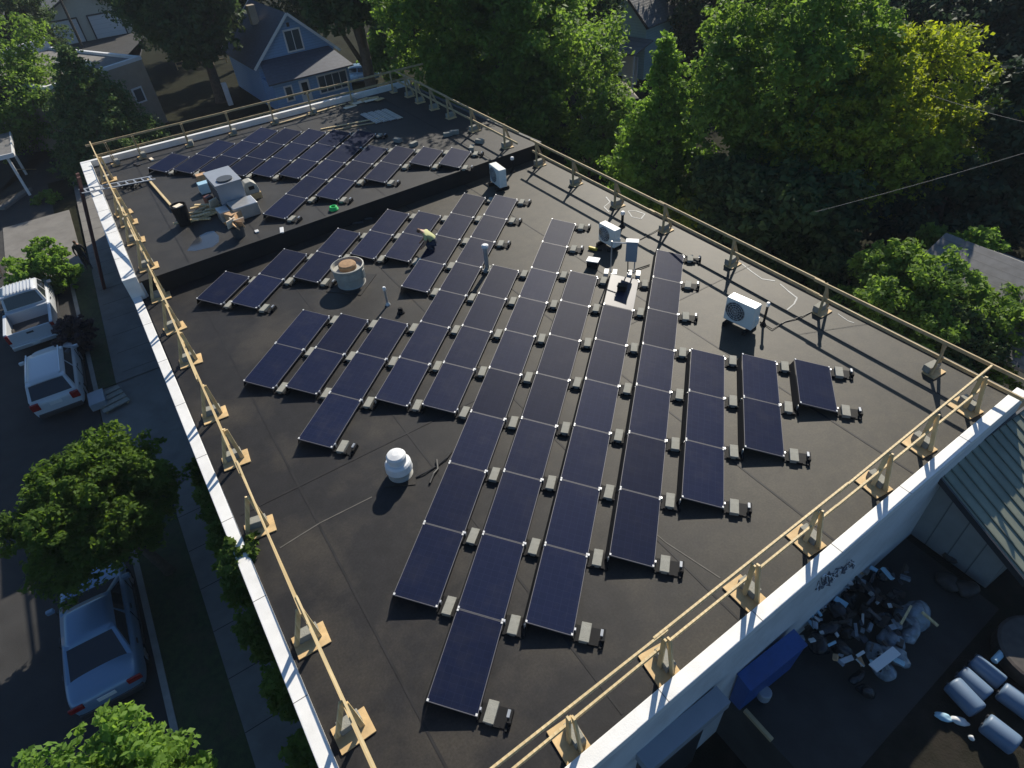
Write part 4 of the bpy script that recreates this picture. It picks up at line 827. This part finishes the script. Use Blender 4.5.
# small hip shed among the trees
sh = un(628, 128, G); hs = thing('garden_shed', 'small shed with a grey brown hip roof among the trees', 'shed', sh, R(20))
mb = MB(); mb.box((-1.4, 1.2, 1.1), (3.0, 2.6, 2.2)); mb.build('wall', M['cream'], hs)
mb = MB(); mb.add([(-3.3, -.5, 2.1), (.5, -.5, 2.1), (.5, 2.9, 2.1), (-3.3, 2.9, 2.1), (-2.0, 1.2, 3.0), (-.8, 1.2, 3.0)], [(0, 1, 5, 4), (1, 2, 5), (2, 3, 4, 5), (3, 0, 4), (3, 2, 1, 0)]); mb.build('roof', M['shinglet'], hs)
mb = MB(); mb.box((-.6, -.12, 1.0), (.9, .06, 1.9)); mb.build('door', M['dtrim'], hs)
# teal house with porch
t1 = un(600, 72, G); t2 = un(646, 84, G); th = thing('teal_house', 'pale teal house with a porch half hidden behind the trees', 'house', t1, heading(t1, t2)+R(8))
gable(th, -3.0, 4.4, 0, 9, 4.2, 7.6, M['sidingt'], M['shingle'], over=.4, trim=M['dtrim'])
window(th, (1.2, -.02, 5.1), .9, 1.3, (0, -1)); window(th, (-.8, -.02, 1.9), 1.8, 1.4, (0, -1), frame=M['dtrim'], mull=2); window(th, (2.6, -.02, 1.9), .7, 1.3, (0, -1))
mb = MB(); pr3 = [(2.2, -2.6, 2.5), (5.2, -2.6, 2.5), (5.2, -.1, 3.0), (2.2, -.1, 3.0)]; mb.add(pr3+[(x, y, z+.1) for x, y, z in pr3], [(0, 1, 2, 3), (7, 6, 5, 4), (0, 4, 5, 1), (1, 5, 6, 2), (2, 6, 7, 3), (3, 7, 4, 0)]); mb.build('porch_roof', M['shingle'], th)
for x in (2.4, 5.0): mb = MB(); mb.box((x, -2.4, 1.25), (.14, .14, 2.5)); mb.build('porch_post', M['white'], th)
mb = MB(); mb.box((3.9, -1.2, 1.0), (1.4, .1, 2.0)); mb.build('porch_screen', M['white'], th)
t3 = un(660, 30, G); oh = thing('cream_house', 'cream house corner showing between the treetops at the top', 'house', t3, R(15)); gable(oh, -4, 3, 6, 14, 5, 8, M['cream'], M['shinglet'], trim=M['white']); window(oh, (-1, 5.98, 3), 1, 1.4, (0, -1)); window(oh, (1.4, 5.98, 3), 1, 1.4, (0, -1))
# grey shingled roof at the right, in the bushes
rh = thing('shingled_house', 'low house with a worn grey shingle roof behind the right hand bushes', 'house', (12.83, 17.14, G), R(-43.6))
gable(rh, 0, 10, 0, 6.0, 2.1, 3.55, M['cream'], M['shingle'], along='x', over=.35)
# green metal roofed shed at the near right corner
c0 = un(907, 531, YG); c1 = un(985, 588, YG); gs = thing('metal_roof_shed', 'grey batten walled shed with a green ribbed metal roof against the near corner', 'shed', c0, heading(c0, c1)); gl_ = 2.0; gd = 5.0
# local x along the gable wall (away from the building), y to the back
def rz_at(x): return 2.46-.50*x
mb = MB(); mb.add([(0, 0, 0), (gl_, 0, 0), (gl_, 0, rz_at(gl_)), (0, 0, rz_at(0)), (0, gd, 0), (gl_, gd, 0), (gl_, gd, rz_at(gl_)), (0, gd, rz_at(0))], [(0, 1, 2, 3), (7, 6, 5, 4), (0, 4, 5, 1), (1, 5, 6, 2), (2, 6, 7, 3), (3, 7, 4, 0)]); mb.build('wall', M['batten'], gs)
xa, xb = .03, gl_+.55
mb = MB(); q4 = [(xa, -.30, rz_at(xa)+.03), (xb, -.30, rz_at(xb)+.03), (xb, gd+.3, rz_at(xb)+.03), (xa, gd+.3, rz_at(xa)+.03)]; mb.add(q4+[(x, y, z+.05) for x, y, z in q4], [(0, 1, 2, 3), (7, 6, 5, 4), (0, 4, 5, 1), (1, 5, 6, 2), (2, 6, 7, 3), (3, 7, 4, 0)])
rf = mb.build('roof', M['greenroof'], gs)
for k in range(18):
    y = -.20+k*.30; mb = MB(); mb.bar((xa, y, rz_at(xa)+.09), (xb, y, rz_at(xb)+.09), .03, .04); mb.build('rib', M['ribm'], rf)
mb = MB(); mb.bar((xa, -.33, rz_at(xa)+.02), (xb, -.33, rz_at(xb)+.02), .05, .16); mb.build('fascia', M['dtrim'], gs)
mb = MB(); mb.bar((xa-.03, -.34, rz_at(xa)+.08), (xa-.03, gd+.3, rz_at(xa)+.08), .06, .12); mb.build('edge_trim', M['dtrim'], gs)
# open carport at the far left
cp = un(30, 195, G); ct = thing('carport', 'white edged carport roof on a post at the left edge of the photo', 'carport', cp, UA)
mb = MB(); mb.box((2.2, 2.4, 2.75), (5.0, 5.6, .16)); mb.build('roof', M['shingle'], ct)
mb = MB(); mb.box((2.2, -.44, 2.72), (5.1, .08, .26)); mb.box((-.34, 2.4, 2.72), (.08, 5.6, .26)); mb.build('fascia', M['white'], ct)
for x, y in ((0, 0), (4.4, 0), (0, 4.6), (4.4, 4.6)): mb = MB(); mb.box((x, y, 1.33), (.16, .16, 2.66)); mb.build('post', M['white'], ct)
bd = W(34.2, -9.1, G); mb = MB(); mb.box((0, 0, 1.0), (1.1, .06, 2.0), 0, 0, ('X', .3)); single('plywood_sheet', mb, M['card'], 'brown plywood sheet leaning inside the carport', 'board', (bd[0]+.6, bd[1]-.2, G), UA+.6)
for px0, px1, lab in (((2, 210), (30, 190), 'pale concrete strip in front of the carport'), ): 
    a, b = un(*px0, G), un(*px1, G); mb = MB(); mb.bar((0, 0, .08), tuple(b-a+np.array([0, 0, .08])), .5, .16); o = mb.build('kerb', M['walk']); o.location = tuple(a); o['kind'] = 'structure'
pb = un(36, 170, G); mb = MB(); mb.bar((0, 0, .05), (.9, -1.9, .9), .10, .05); single('timber_post', mb, M['wood2'], 'leaning timber post beside the carport corner', 'post', pb)
pq = un(75, 245, G); 
# fence in the yard behind the flat roofed building
fp = un(178, 70, G); fe = thing('timber_fence', 'broken timber fence beside the flat roofed building', 'fence', fp, R(35))
for k in range(4): mb = MB(); mb.box((k*1.6, 0, .7), (.1, .1, 1.4)); mb.build('post', M['wood2'], fe)
for z_ in (.35, .75, 1.15): mb = MB(); mb.box((2.4, -.07, z_), (4.9, .03, .16)); mb.build('slat', M['wood2'], fe)
ub = un(231, 105, G); mb = MB(); mb.box((0, 0, .9), (.4, .3, 1.8)); single('utility_cabinet', mb, M['white'], 'slim white utility cabinet in the yard left of the blue house', 'cabinet', ub, BROT, bevel=.02)
# parked car next to the blue house
bc = un(357, 82, G); car('pale blue car parked right of the blue house', (bc[0], bc[1], G), R(200), M['cars'], 4.4, .88,
    [(-2.2, .6, .36, .62, 0), (-2.1, .84, .26, .92, .02), (-1.0, .88, .22, .95, .02), (.9, .88, .22, .93, .02), (1.7, .86, .22, .84, .03), (2.2, .62, .3, .6, 0)], (-1.7, -1.0, .3, 1.1, .78, .6, .93), 1.42, (-1.35, 1.35), .31)
# ------------------------------------------------------------------ yard at the near right
db = W(-4.70, 6.02, YG); du = thing('dumpster', 'slim blue steel dumpster standing tight against the near wall', 'dumpster', db, BROT+R(-1.3))
mb = MB(); mb.add([(-.80, -.14, .06), (.80, -.14, .06), (.80, .15, .06), (-.80, .15, .06), (-.83, -.19, 1.22), (.83, -.19, 1.22), (.83, .16, 1.30), (-.83, .16, 1.30)], [(3, 2, 1, 0), (4, 5, 6, 7), (0, 1, 5, 4), (1, 2, 6, 5), (2, 3, 7, 6), (3, 0, 4, 7)]); mb.build('body', M['blue'], du, bevel=.02)
mb = MB(); mb.add([(-.85, -.21, 1.235), (.85, -.21, 1.235), (.85, .17, 1.315), (-.85, .17, 1.315), (-.85, -.21, 1.26), (.85, -.21, 1.26), (.85, .17, 1.34), (-.85, .17, 1.34)], [(3, 2, 1, 0), (4, 5, 6, 7), (0, 1, 5, 4), (1, 2, 6, 5), (2, 3, 7, 6), (3, 0, 4, 7)]); mb.build('lid', M['blue'], du)
tb2 = un(838, 697, YG+.05); single('tin', MB().lathe([(.13, 0), (.14, .02), (.14, .26), (.12, .28)], 16), M['hvac'], 'small round tin on the yard slab beside the blue dumpster', 'tin', (un(763, 697, YG+.05)[0], un(763, 697, YG+.05)[1], YG+.05))
board((805, 729), (768+73, 576+137-.0), G, .12, .08, 'weathered edging board at the corner of the yard slab', M['wood2']) if False else None
bx0, bx1 = (744, 712), (771, 742)
board(bx0, bx1, YG, .08, .10, 'weathered edging board at the dark corner of the yard slab', M['wood2'], lift=.05)
# bags and scrap, every one a thing
def blob(r_, sx, sy, sz, seed):
    bm = bmesh.new(); bmesh.ops.create_icosphere(bm, subdivisions=3, radius=r_); rr = random.Random(seed)
    ph = [(Vector((rr.uniform(-1, 1), rr.uniform(-1, 1), rr.uniform(-1, 1))).normalized()*rr.uniform(4, 11)/r_*.5, rr.uniform(0, 6)) for _ in range(9)]
    for v_ in bm.verts:
        d_ = 1+.085*sum(math.sin(a.dot(v_.co)+b) for a, b in ph); v_.co = Vector((v_.co.x*d_*sx, v_.co.y*d_*sy, max(v_.co.z*d_*sz, -r_*sz*.55)))
    me = bpy.data.meshes.new('bag'); bm.to_mesh(me); bm.free()
    for p in me.polygons: p.use_smooth = True
    return me
bagm = [blob(.34, 1.2, .95, .8, s) for s in range(5)]
bags = [((805, 612), 0), ((822, 600), 0), ((838, 612), 0), ((828, 630), 0), ((850, 598), 0), ((848, 632), 0), ((866, 612), 0), ((842, 652), 0), ((858, 676), 0), ((872, 590), 0), ((880, 618), 0), ((818, 645), 0), ((868, 690), 0), ((890, 600), 0), ((846, 582), 0), ((882, 575), 0),
        ((878, 652), 1), ((893, 640), 1), ((910, 632), 1), ((895, 657), 1), ((915, 612), 1), ((884, 668), 1)]
for i, (px, cl) in enumerate(bags):
    me = bagm[i % 5].copy() if i < 5 else bagm[i % 5]
    o = bpy.data.objects.new('rubbish_bag', me.copy()); o.data.materials.append(M['bagw'] if cl else M['bag']); COL.objects.link(o); p = un(*px, YG+.3)
    o.location = (p[0], p[1], YG+.22+.05*(i % 4)); o.rotation_euler = (0, 0, i*1.3); s_ = random.uniform(.45, .75)*(1.25 if cl else 1); o.scale = (s_, s_*random.uniform(.7, 1), s_)
    tag(o, 'clear pale rubbish bag on the slab at the front of the yard heap' if cl else 'black rubbish bag in the dark heap against the near wall', 'rubbish bag', 'clear rubbish bags' if cl else 'black rubbish bags')
r3 = random.Random(11)
for i in range(110):
    tq = r3.random(); px = (r3.uniform(800, 905)+6*tq, r3.uniform(568, 668)); p = un(*px, YG+.55); mb = MB(); mb.box((0, 0, 0), (r3.uniform(.06, .34), r3.uniform(.04, .14), r3.uniform(.02, .08)), 0, 0, ('X', r3.uniform(-.8, .8)))
    m_ = M[r3.choice(['junk', 'junk', 'junk', 'dgrey', 'bag', 'bag', 'metal', 'bluel', 'card', 'clip', 'bagw', 'bagw'])]
    single('scrap', mb, m_, 'broken scrap piece lying on the rubbish heap against the near wall', 'scrap', (p[0], p[1], YG+.5+r3.uniform(-.08, .1)), r3.uniform(0, 3), group='scrap pieces on the rubbish heap')
a, b = un(873, 668, YG+.7), un(897, 650, YG+.7); mb = MB(); mb.box((0, 0, 0), (np.linalg.norm(b-a), .20, .03)); c = (a+b)/2; single('pale_plank', mb, M['clip'], 'short pale blue plank lying on the clear bags', 'board', (c[0], c[1], YG+.68), heading(a, b))
for px0, px1 in (((901, 624), (911, 606)), ((922, 612), (938, 626))):
    a, b = un(*px0, YG+.6), un(*px1, YG+.6); mb = MB(); mb.bar((0, 0, 0), tuple(b-a), .05, .05); single('timber_stick', mb, M['wood'], 'thin pale timber stick poking from the rubbish heap, ' + ('nearer the wall' if px0[0] < 910 else 'nearer the shed'), 'stick', (a[0], a[1], YG+.6))
for i, (px, w_) in enumerate((((952, 556), 0), ((965, 592), 0), ((945, 585), 0))):
    p = un(*px, YG); o = bpy.data.objects.new('rubbish_bag', bagm[i].copy()); o.data.materials.clear(); o.data.materials.append(M['junk']); COL.objects.link(o); o.location = (p[0], p[1], YG+.15); o.scale = (.7, .7, .6)
    tag(o, ['brown bundle on the soil farthest from the drums', 'brown bundle on the soil closest to the shed wall corner', 'brown bundle on the soil nearest the rubbish heap'][i], 'bundle')
# blue drums lying on their sides in pairs
def drum(p0, p1, r_, label):
    a = un(*p0, YG+r_); b = un(*p1, YG+r_); L = np.linalg.norm(b-a); t = thing('drum', label, 'drum', (a[0], a[1], YG), heading(a, b), 'pale blue drums lying in the yard')
    mb = MB(); prof = [(0, r_*.80), (.02, r_*.96), (.06, r_), (L*.5, r_), (L-.06, r_), (L-.02, r_*.96), (L, r_*.80)]
    mb.tube([(x, 0, r_*1.05) for x, _ in prof], [q for _, q in prof], 24); sh_ = mb.build('shell', M['barrel'], t)
    for p in sh_.data.polygons: p.use_smooth = len(p.vertices) == 4
    mb = MB(); mb.tube([(-.03, .12, r_*1.3), (.01, .12, r_*1.3)], .045, 10); mb.tube([(-.03, -.12, r_*1.3), (.01, -.12, r_*1.3)], .035, 10); mb.build('bung', M['dtrim'], t); return t
drum((951, 683), (978, 712), .22, 'pale blue drum nearest the camera on the left of the drums')
drum((984, 722), (1016, 747), .23, 'pale blue drum lowest in the picture, end to end with another')
drum((960, 672), (988, 697), .19, 'pale blue drum lying in the middle of the left three')
drum((972, 660), (1002, 684), .19, 'pale blue drum farthest back among the left three')
drum((1000, 690), (1036, 716), .22, 'pale blue drum cut by the right edge of the photo')
a = un(998, 650, YG); t = thing('water_tank', 'low dark round tank behind the drums at the right edge of the photo', 'tank', un(1034, 660, YG), 0)
mb = MB(); mb.lathe([(.80, 0), (.84, .05), (.84, .40), (.78, .42)], 32); mb.build('shell', M['junk'], t); a, b = un(994, 661, YG+.3), un(1022, 628, YG+.3); mb = MB(); mb.tube([(0, 0, 0), tuple((b-a)*.45+np.array([.06, .02, .03])), tuple(b-a)], [.07, .08, .07], 8); single('bent_strip', mb, M['bluel'], 'bent pale blue strip lying along the rim of the dark tank', 'strip', (a[0], a[1], YG+.3))
for px, lab, m_ in (((942, 718), 'pale blue rag on the soil in front of the drums', 'bluel'), ((958, 722), 'small white bag on the soil in front of the drums', 'clip'), ((970, 739), 'tiny white scrap on the soil below the drums', 'clip')):
    p = un(*px, YG); o = bpy.data.objects.new('scrap', bagm[2].copy()); o.data.materials.clear(); o.data.materials.append(M[m_]); COL.objects.link(o); o.location = (p[0], p[1], YG+.06); o.scale = (.45, .25, .25) if px[0] < 965 else (.15, .15, .2); tag(o, lab, 'scrap')
for k, (p0, p1) in enumerate((((960, 620), (1010, 575)), ((972, 640), (1024, 596)))):
    board(p0, p1, G, .5, .10, ['wide grey plank on the ground along the shed, nearer the shed', 'wide grey plank on the ground along the shed, nearer the drums'][k], M['slab'], lift=.02)
# small bits on the lawn: pallet-like steps by the SUV
ps = un(112, 400, G+.12); t = thing('timber_steps', 'grey slatted wooden pallet on the lawn strip below the white car', 'pallet', ps, UA+.2)
for k in range(4): mb = MB(); mb.box((-.6+.36*k, 0, .10), (.26, 1.0, .05)); mb.build('slat', M['block'], t)
for s in (-1, 1): mb = MB(); mb.box((0, s*.4, .04), (1.4, .08, .08)); mb.build('bearer', M['wood2'], t)
cc = un(100, 403, G+.12); mb = MB(); mb.box((0, 0, .18), (.9, .6, .34)); single('utility_box', mb, M['hvac'], 'grey utility box on the kerb next to the wooden pallet', 'utility box', cc, UA, bevel=.03)
# ------------------------------------------------------------------ trees
def leaves_mesh(name, C, S, n, leaf, flat=.75):
    # C clump centres, S clump radii
    k = len(C); wts = (S**2); wts = wts/wts.sum(); idx = rng.choice(k, n, p=wts)
    d = rng.normal(size=(n, 3)); d /= np.linalg.norm(d, axis=1, keepdims=True); rad = rng.random(n)**(.45)
    K = 16; sd = rng.normal(size=(k, K, 3)); sd /= np.linalg.norm(sd, axis=2, keepdims=True); sub = sd*(rng.random((k, K))**.5)[:, :, None]*1.15
    sr = .20+.30*rng.random((k, K)); kk = rng.integers(0, K, n)
    P = C[idx]+(sub[idx, kk]+d*(rad*sr[idx, kk])[:, None])*S[idx][:, None]*np.array([1, 1, flat])
    nrm = d*.45+rng.normal(size=(n, 3))*.6+np.array([0, 0, .65]); nrm /= np.linalg.norm(nrm, axis=1, keepdims=True)
    t = np.cross(nrm, rng.normal(size=(n, 3))); t /= np.linalg.norm(t, axis=1, keepdims=True); b = np.cross(nrm, t)
    s = leaf*(.6+.8*rng.random(n))[:, None]
    V = np.empty((n, 4, 3)); V[:, 0] = P-t*s; V[:, 1] = P-b*s*.55+nrm*s*.12; V[:, 2] = P+t*s; V[:, 3] = P+b*s*.55+nrm*s*.12
    me = bpy.data.meshes.new(name); me.vertices.add(n*4); me.vertices.foreach_set('co', V.reshape(-1)); me.loops.add(n*4); me.loops.foreach_set('vertex_index', np.arange(n*4, dtype=np.int32))
    me.polygons.add(n); me.polygons.foreach_set('loop_start', np.arange(0, n*4, 4, dtype=np.int32)); me.polygons.foreach_set('loop_total', np.full(n, 4, dtype=np.int32)); me.update(); me.validate(); return me
def tree(name, label, base, cen, rad, m, n=14000, leaf=.16, clumps=70, cr=.30, shape='round', tr=.2, group=None, cat='tree', seed=0, lean=None, fill=.45):
    # base: world xyz of the foot; cen: crown centre, rad: crown radii (all world units)
    n = int(n*1.55); leaf = leaf*.80; cr = cr*1.18
    base = np.array(base, float); cen = np.array(cen, float)-base; rad = np.array(rad, float); rs_ = np.random.default_rng(seed+len(label)*7)
    r = thing(name, label, cat, base, 0, group)
    d = rs_.normal(size=(clumps, 3)); d /= np.linalg.norm(d, axis=1, keepdims=True)
    ph = rs_.normal(size=(5, 3))*2.2; po = rs_.random(5)*6; lob = 1+.16*np.sin(d@ph.T+po).sum(1)/1.6
    rr = (fill+(1-fill)*rs_.random(clumps)**.55)*lob
    rad = rad*.86; C = d*rr[:, None]*rad
    if shape == 'cone':
        t = rs_.random(clumps)**1.25; ang = rs_.random(clumps)*6.283; q = (1-t)**.75*(.35+.65*rs_.random(clumps)**.6)*(1+.25*np.sin(ang*3+t*5)); C = np.stack([np.cos(ang)*q*rad[0], np.sin(ang)*q*rad[1], (t*2-1)*rad[2]], 1)
    C = C+cen
    S = rad.mean()*cr*(.55+.9*rs_.random(clumps))
    if shape == 'cone': S = S*(1.15-.75*t)
    C[:, 2] = np.maximum(C[:, 2], S*.5)
    me = leaves_mesh('crown', C, S, n, leaf); me.materials.append(m); o = bpy.data.objects.new('crown', me); COL.objects.link(o); o.parent = r
    mb = MB(); top = cen+np.array([0, 0, rad[2]*.45]); mid = np.array([cen[0]*.55+rad[0]*.04, cen[1]*.55, cen[2]*.5])
    mb.tube([(0, 0, -.1), (0, 0, .25), tuple(mid), tuple(cen), tuple(top)], [tr*1.35, tr, tr*.75, tr*.5, tr*.12], 10)
    for k in range(min(9, clumps)):
        c_ = C[(k*7) % clumps]; st = mid*(1-.15*k/4)+np.array([0, 0, 0]) if k % 2 else (mid+cen)/2
        mb.tube([tuple(st), tuple((st+c_)/2+np.array([0, 0, .15*rad[2]*.3])), tuple(c_)], [tr*.38, tr*.24, tr*.06], 6)
    mb.build('trunk', M['bark'], r, smooth=True); return r
def on(px, py, z): return un(px, py, z)
def tr_px(label, cpx, cz, rpx, rz, m, basez=G, name='deciduous_tree', boff=(0, 0), **k):
    c = un(*cpx, cz); dist = np.linalg.norm(c-CAM); r_ = rpx/FPX*dist
    return tree(name, label, (c[0]+boff[0], c[1]+boff[1], basez), c, (r_, r_, rz if rz else r_*.9), m, **k)
tr_px('bushy maple over the silver sedan beside the kerb', (97, 508), -1.6, 62, 1.7, M['lf_maple'], n=42000, leaf=.085, clumps=120, cr=.26, tr=.16, seed=3, boff=(.5, .2))
tr_px('bright green treetop at the bottom of the photo beside the kerb', (132, 800), -1.3, 62, 1.5, M['lf_light'], n=11000, leaf=.09, clumps=60, cr=.24, tr=.12, seed=5)
tr_px('leafy tree at the left edge before the carport', (8, 100), -1.2, 46, 4.4, M['lf_mid'], n=20000, leaf=.17, clumps=100, cr=.26, tr=.22, seed=1)
tr_px('dense dark conifer before the tan flat roofed building', (95, 112), -1.6, 46, 4.6, M['lf_con'], n=60000, leaf=.13, clumps=220, cr=.25, name='conifer', tr=.25, seed=2, shape='cone')
tr_px('big dark tree beyond the flat roofed building', (184, -4), 3.0, 42, 5.0, M['lf_dark'], n=20000, leaf=.26, clumps=110, cr=.25, tr=.45, seed=11)
tr_px('dark tree standing left behind the blue house', (222, -30), 3, 20, 4.0, M['lf_dark'], n=12000, leaf=.26, clumps=80, cr=.26, tr=.4, seed=12)
tr_px('tall dark tree with a bare trunk right of the blue house', (345, -38), 5.5, 40, 4.0, M['lf_dark'], n=14000, leaf=.25, clumps=80, cr=.27, tr=.5, seed=13)
tr_px('shrubby yellow green tree between blue house and big tree', (385, 52), -2.2, 26, 2.6, M['lf_mid'], n=8000, leaf=.17, clumps=50, cr=.28, tr=.14, seed=14)
c = un(492, 48, 1.2); tree('deciduous_tree', 'large broad tree rising behind the upper roof corner', (c[0], c[1], G), (c[0]+.2, c[1]+.6, 2.2), (6.6, 6.6, 7.0), M['lf_mid'], n=70000, leaf=.17, clumps=260, cr=.20, tr=.4, seed=15, fill=.35)
tr_px('bushy tree before the garden shed', (603, 128), -2.6, 30, 2.6, M['lf_mid'], n=11000, leaf=.13, clumps=60, cr=.28, tr=.14, seed=16)
c = un(650, 205, G); tree('poplar_tree', 'light green upright tree with a slim trunk behind the roof edge', (3.1, 27.2, G), (3.2, 27.4, -.1), (2.9, 2.9, 4.4), M['lf_light'], n=30000, leaf=.13, clumps=170, cr=.20, shape='cone', tr=.14, seed=17)
tree('deciduous_tree', 'tall mid green tree right of the light upright tree', (9.3, 27.6, G), (9.1, 28.0, .9), (3.7, 3.9, 5.8), M['lf_mid'], n=42000, leaf=.15, clumps=190, cr=.21, tr=.3, seed=18)
tree('deciduous_tree', 'yellow green tree spreading before the dark wood at right', (12.6, 26.4, G), (12.7, 25.8, .2), (4.4, 4.0, 3.9), M['lf_yel'], n=40000, leaf=.13, clumps=170, cr=.21, tr=.28, seed=19)
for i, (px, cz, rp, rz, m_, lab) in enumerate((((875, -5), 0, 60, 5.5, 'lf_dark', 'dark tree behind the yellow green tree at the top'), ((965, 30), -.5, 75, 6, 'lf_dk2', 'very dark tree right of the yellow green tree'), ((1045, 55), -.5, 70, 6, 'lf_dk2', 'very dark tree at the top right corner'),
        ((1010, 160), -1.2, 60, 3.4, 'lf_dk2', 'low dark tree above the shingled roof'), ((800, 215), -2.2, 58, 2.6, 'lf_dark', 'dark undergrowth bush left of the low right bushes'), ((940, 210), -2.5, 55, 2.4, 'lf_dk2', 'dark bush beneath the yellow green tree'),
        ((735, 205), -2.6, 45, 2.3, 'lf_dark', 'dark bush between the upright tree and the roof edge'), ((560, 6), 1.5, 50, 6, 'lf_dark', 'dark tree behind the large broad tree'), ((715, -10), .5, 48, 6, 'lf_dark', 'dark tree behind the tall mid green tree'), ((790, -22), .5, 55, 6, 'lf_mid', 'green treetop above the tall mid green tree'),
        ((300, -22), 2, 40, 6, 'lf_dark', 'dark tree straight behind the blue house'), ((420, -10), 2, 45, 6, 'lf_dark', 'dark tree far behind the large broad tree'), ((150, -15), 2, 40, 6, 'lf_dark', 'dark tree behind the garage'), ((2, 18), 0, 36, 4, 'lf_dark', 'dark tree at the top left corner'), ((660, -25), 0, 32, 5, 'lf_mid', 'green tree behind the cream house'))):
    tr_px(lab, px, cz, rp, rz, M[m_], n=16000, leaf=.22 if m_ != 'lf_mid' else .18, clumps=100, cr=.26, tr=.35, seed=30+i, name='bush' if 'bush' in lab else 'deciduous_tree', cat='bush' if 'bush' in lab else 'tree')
for i, (px, cz, rp, rz, m_, lab, n_) in enumerate((((902, 316), -2.6, 62, 2.2, 'lf_mid', 'sunlit green bush left of the shingled roof', 26000), ((1000, 335), -3.0, 46, 1.8, 'lf_mid', 'grey green bush in front of the shingled roof', 15000), ((955, 345), -3.2, 36, 1.6, 'lf_dark', 'darker bush between the two right hand bushes', 9000),
        ((975, 247), -1.9, 22, .8, 'lf_light', 'leafy vine over the back of the shingled roof', 4500), ((930, 240), -2.2, 12, .6, 'lf_mid', 'small bush top left of the shingled roof', 1500), ((590, 158), -3.6, 22, 1.2, 'lf_light', 'yellowish shrub behind the roof edge near the shed', 5000), ((690, 222), -3.4, 24, 1.2, 'lf_yel', 'yellowish shrub at the foot of the upright tree', 5000),
        ((640, 190), -3.4, 26, 1.4, 'lf_light', 'light green shrub left of the slim trunk', 6000), ((545, 130), -3.2, 30, 1.6, 'lf_mid', 'mid green shrub behind the roof corner', 6000), ((770, 250), -3.4, 30, 1.4, 'lf_dark', 'dark shrub close behind the roof edge', 6000), ((850, 280), -3.4, 30, 1.3, 'lf_dark', 'dark shrub left of the sunlit bush', 6000), ((605, 68), -1.6, 16, 1.3, 'lf_light', 'bright green hedge in front of the teal house', 4500))):
    tr_px(lab, px, cz, rp, rz, M[m_], n=n_, leaf=.11, clumps=60, cr=.27, tr=.08, seed=60+i, name='bush', cat='bush')
tr_px('small green street tree beside the white pickup', (41, 266), -3.6, 24, 1.2, M['lf_light'], n=8000, leaf=.11, clumps=45, cr=.26, tr=.07, seed=80, name='street_tree')
tr_px('purple leaved shrub on the lawn strip beside the white cars', (70, 336), -4.1, 16, .9, M['lf_purple'], n=4500, leaf=.10, clumps=35, cr=.30, tr=.05, seed=81, name='purple_shrub', cat='shrub')
tr_px('small green weed patch by the carport corner', (48, 197), -4.7, 10, .4, M['lf_mid'], n=900, leaf=.12, clumps=14, cr=.35, tr=.03, seed=82, name='weeds', cat='plant')
for i, (u, z_, s_) in enumerate(((9.0, -1.9, .45), (6.9, -1.2, .55), (5.2, -1.0, .50), (3.6, -.75, .62), (2.1, -.9, .6), (.6, -.8, .65), (-.8, -.8, .65), (-2.2, -.9, .65))):
    p = W(u, left_v(u)-.30, G); tree('wall_vine', f'leafy vine climbing the white street wall, {ORD[i+1]} from the far end', p, (p[0], p[1], z_-1.0), (.27, .27, 1.0), M['hedge'], n=3500, leaf=.085, clumps=40, cr=.34, tr=.04, seed=90+i, group='vines climbing the street wall', cat='vine')
p = W(3.05, left_v(3)-.1, G); tree('wall_vine', 'leafy vine shoot reaching over the white street parapet onto the roof', p, (p[0]+.1, p[1]+.1, -.1), (.5, .5, .45), M['hedge'], n=1800, leaf=.10, clumps=16, cr=.34, tr=.03, seed=120, cat='vine')
# ------------------------------------------------------------------ overhead wires and their poles
def polething(p, h, lab):
    t = thing('utility_pole', lab, 'utility pole', (p[0], p[1], G), 0); mb = MB(); mb.tube([(0, 0, 0), (0, 0, h)], [.16, .11], 10); mb.build('post', M['bark'], t); mb = MB(); mb.box((0, 0, h-.7), (2.0, .1, .12), R(40)); mb.build('crossarm', M['bark'], t)
polething(un(655, 62, G), 9.0, 'dark timber utility pole beside the teal house')
polething(un(83, 48, G), 8.0, 'dark timber utility pole before the garage')
def wire(px0, z0_, px1, z1_, lab):
    a, b = un(*px0, z0_), un(*px1, z1_); mb = MB(); pts = [tuple((b-a)*t-np.array([0, 0, .06*4*t*(1-t)])) for t in np.linspace(0, 1, 14)]; mb.tube(pts, .007, 5); single('overhead_wire', mb, M['wire'], lab, 'wire', a, group='overhead wires over the trees')
wire((815, 212), 2.2, (1060, 142), 3.0, 'overhead wire rising to the right, lowest of the three'); wire((930, 95), 3.2, (1060, 130), 3.2, 'overhead wire across the dark wood, middle of the three'); wire((940, 52), 4.0, (1060, 74), 4.0, 'overhead wire across the dark wood, topmost of the three')
# ------------------------------------------------------------------ air
bm_ = MB(); bm_.box((0, 45, (G-1.2+16.5)/2), (280, 230, 16.5-G+1.2)); hz = bm_.build('haze', bpy.data.materials.new('air')); hz['kind'] = 'stuff'
am = hz.data.materials[0]; am.use_nodes = True; an = am.node_tree; an.nodes.remove(an.nodes['Principled BSDF']); pv_ = an.nodes.new('ShaderNodeVolumePrincipled')
pv_.inputs['Color'].default_value = (.80, .88, 1, 1); pv_.inputs['Density'].default_value = .0003; pv_.inputs['Anisotropy'].default_value = .0; an.links.new(pv_.outputs[0], an.nodes['Material Output'].inputs['Volume'])
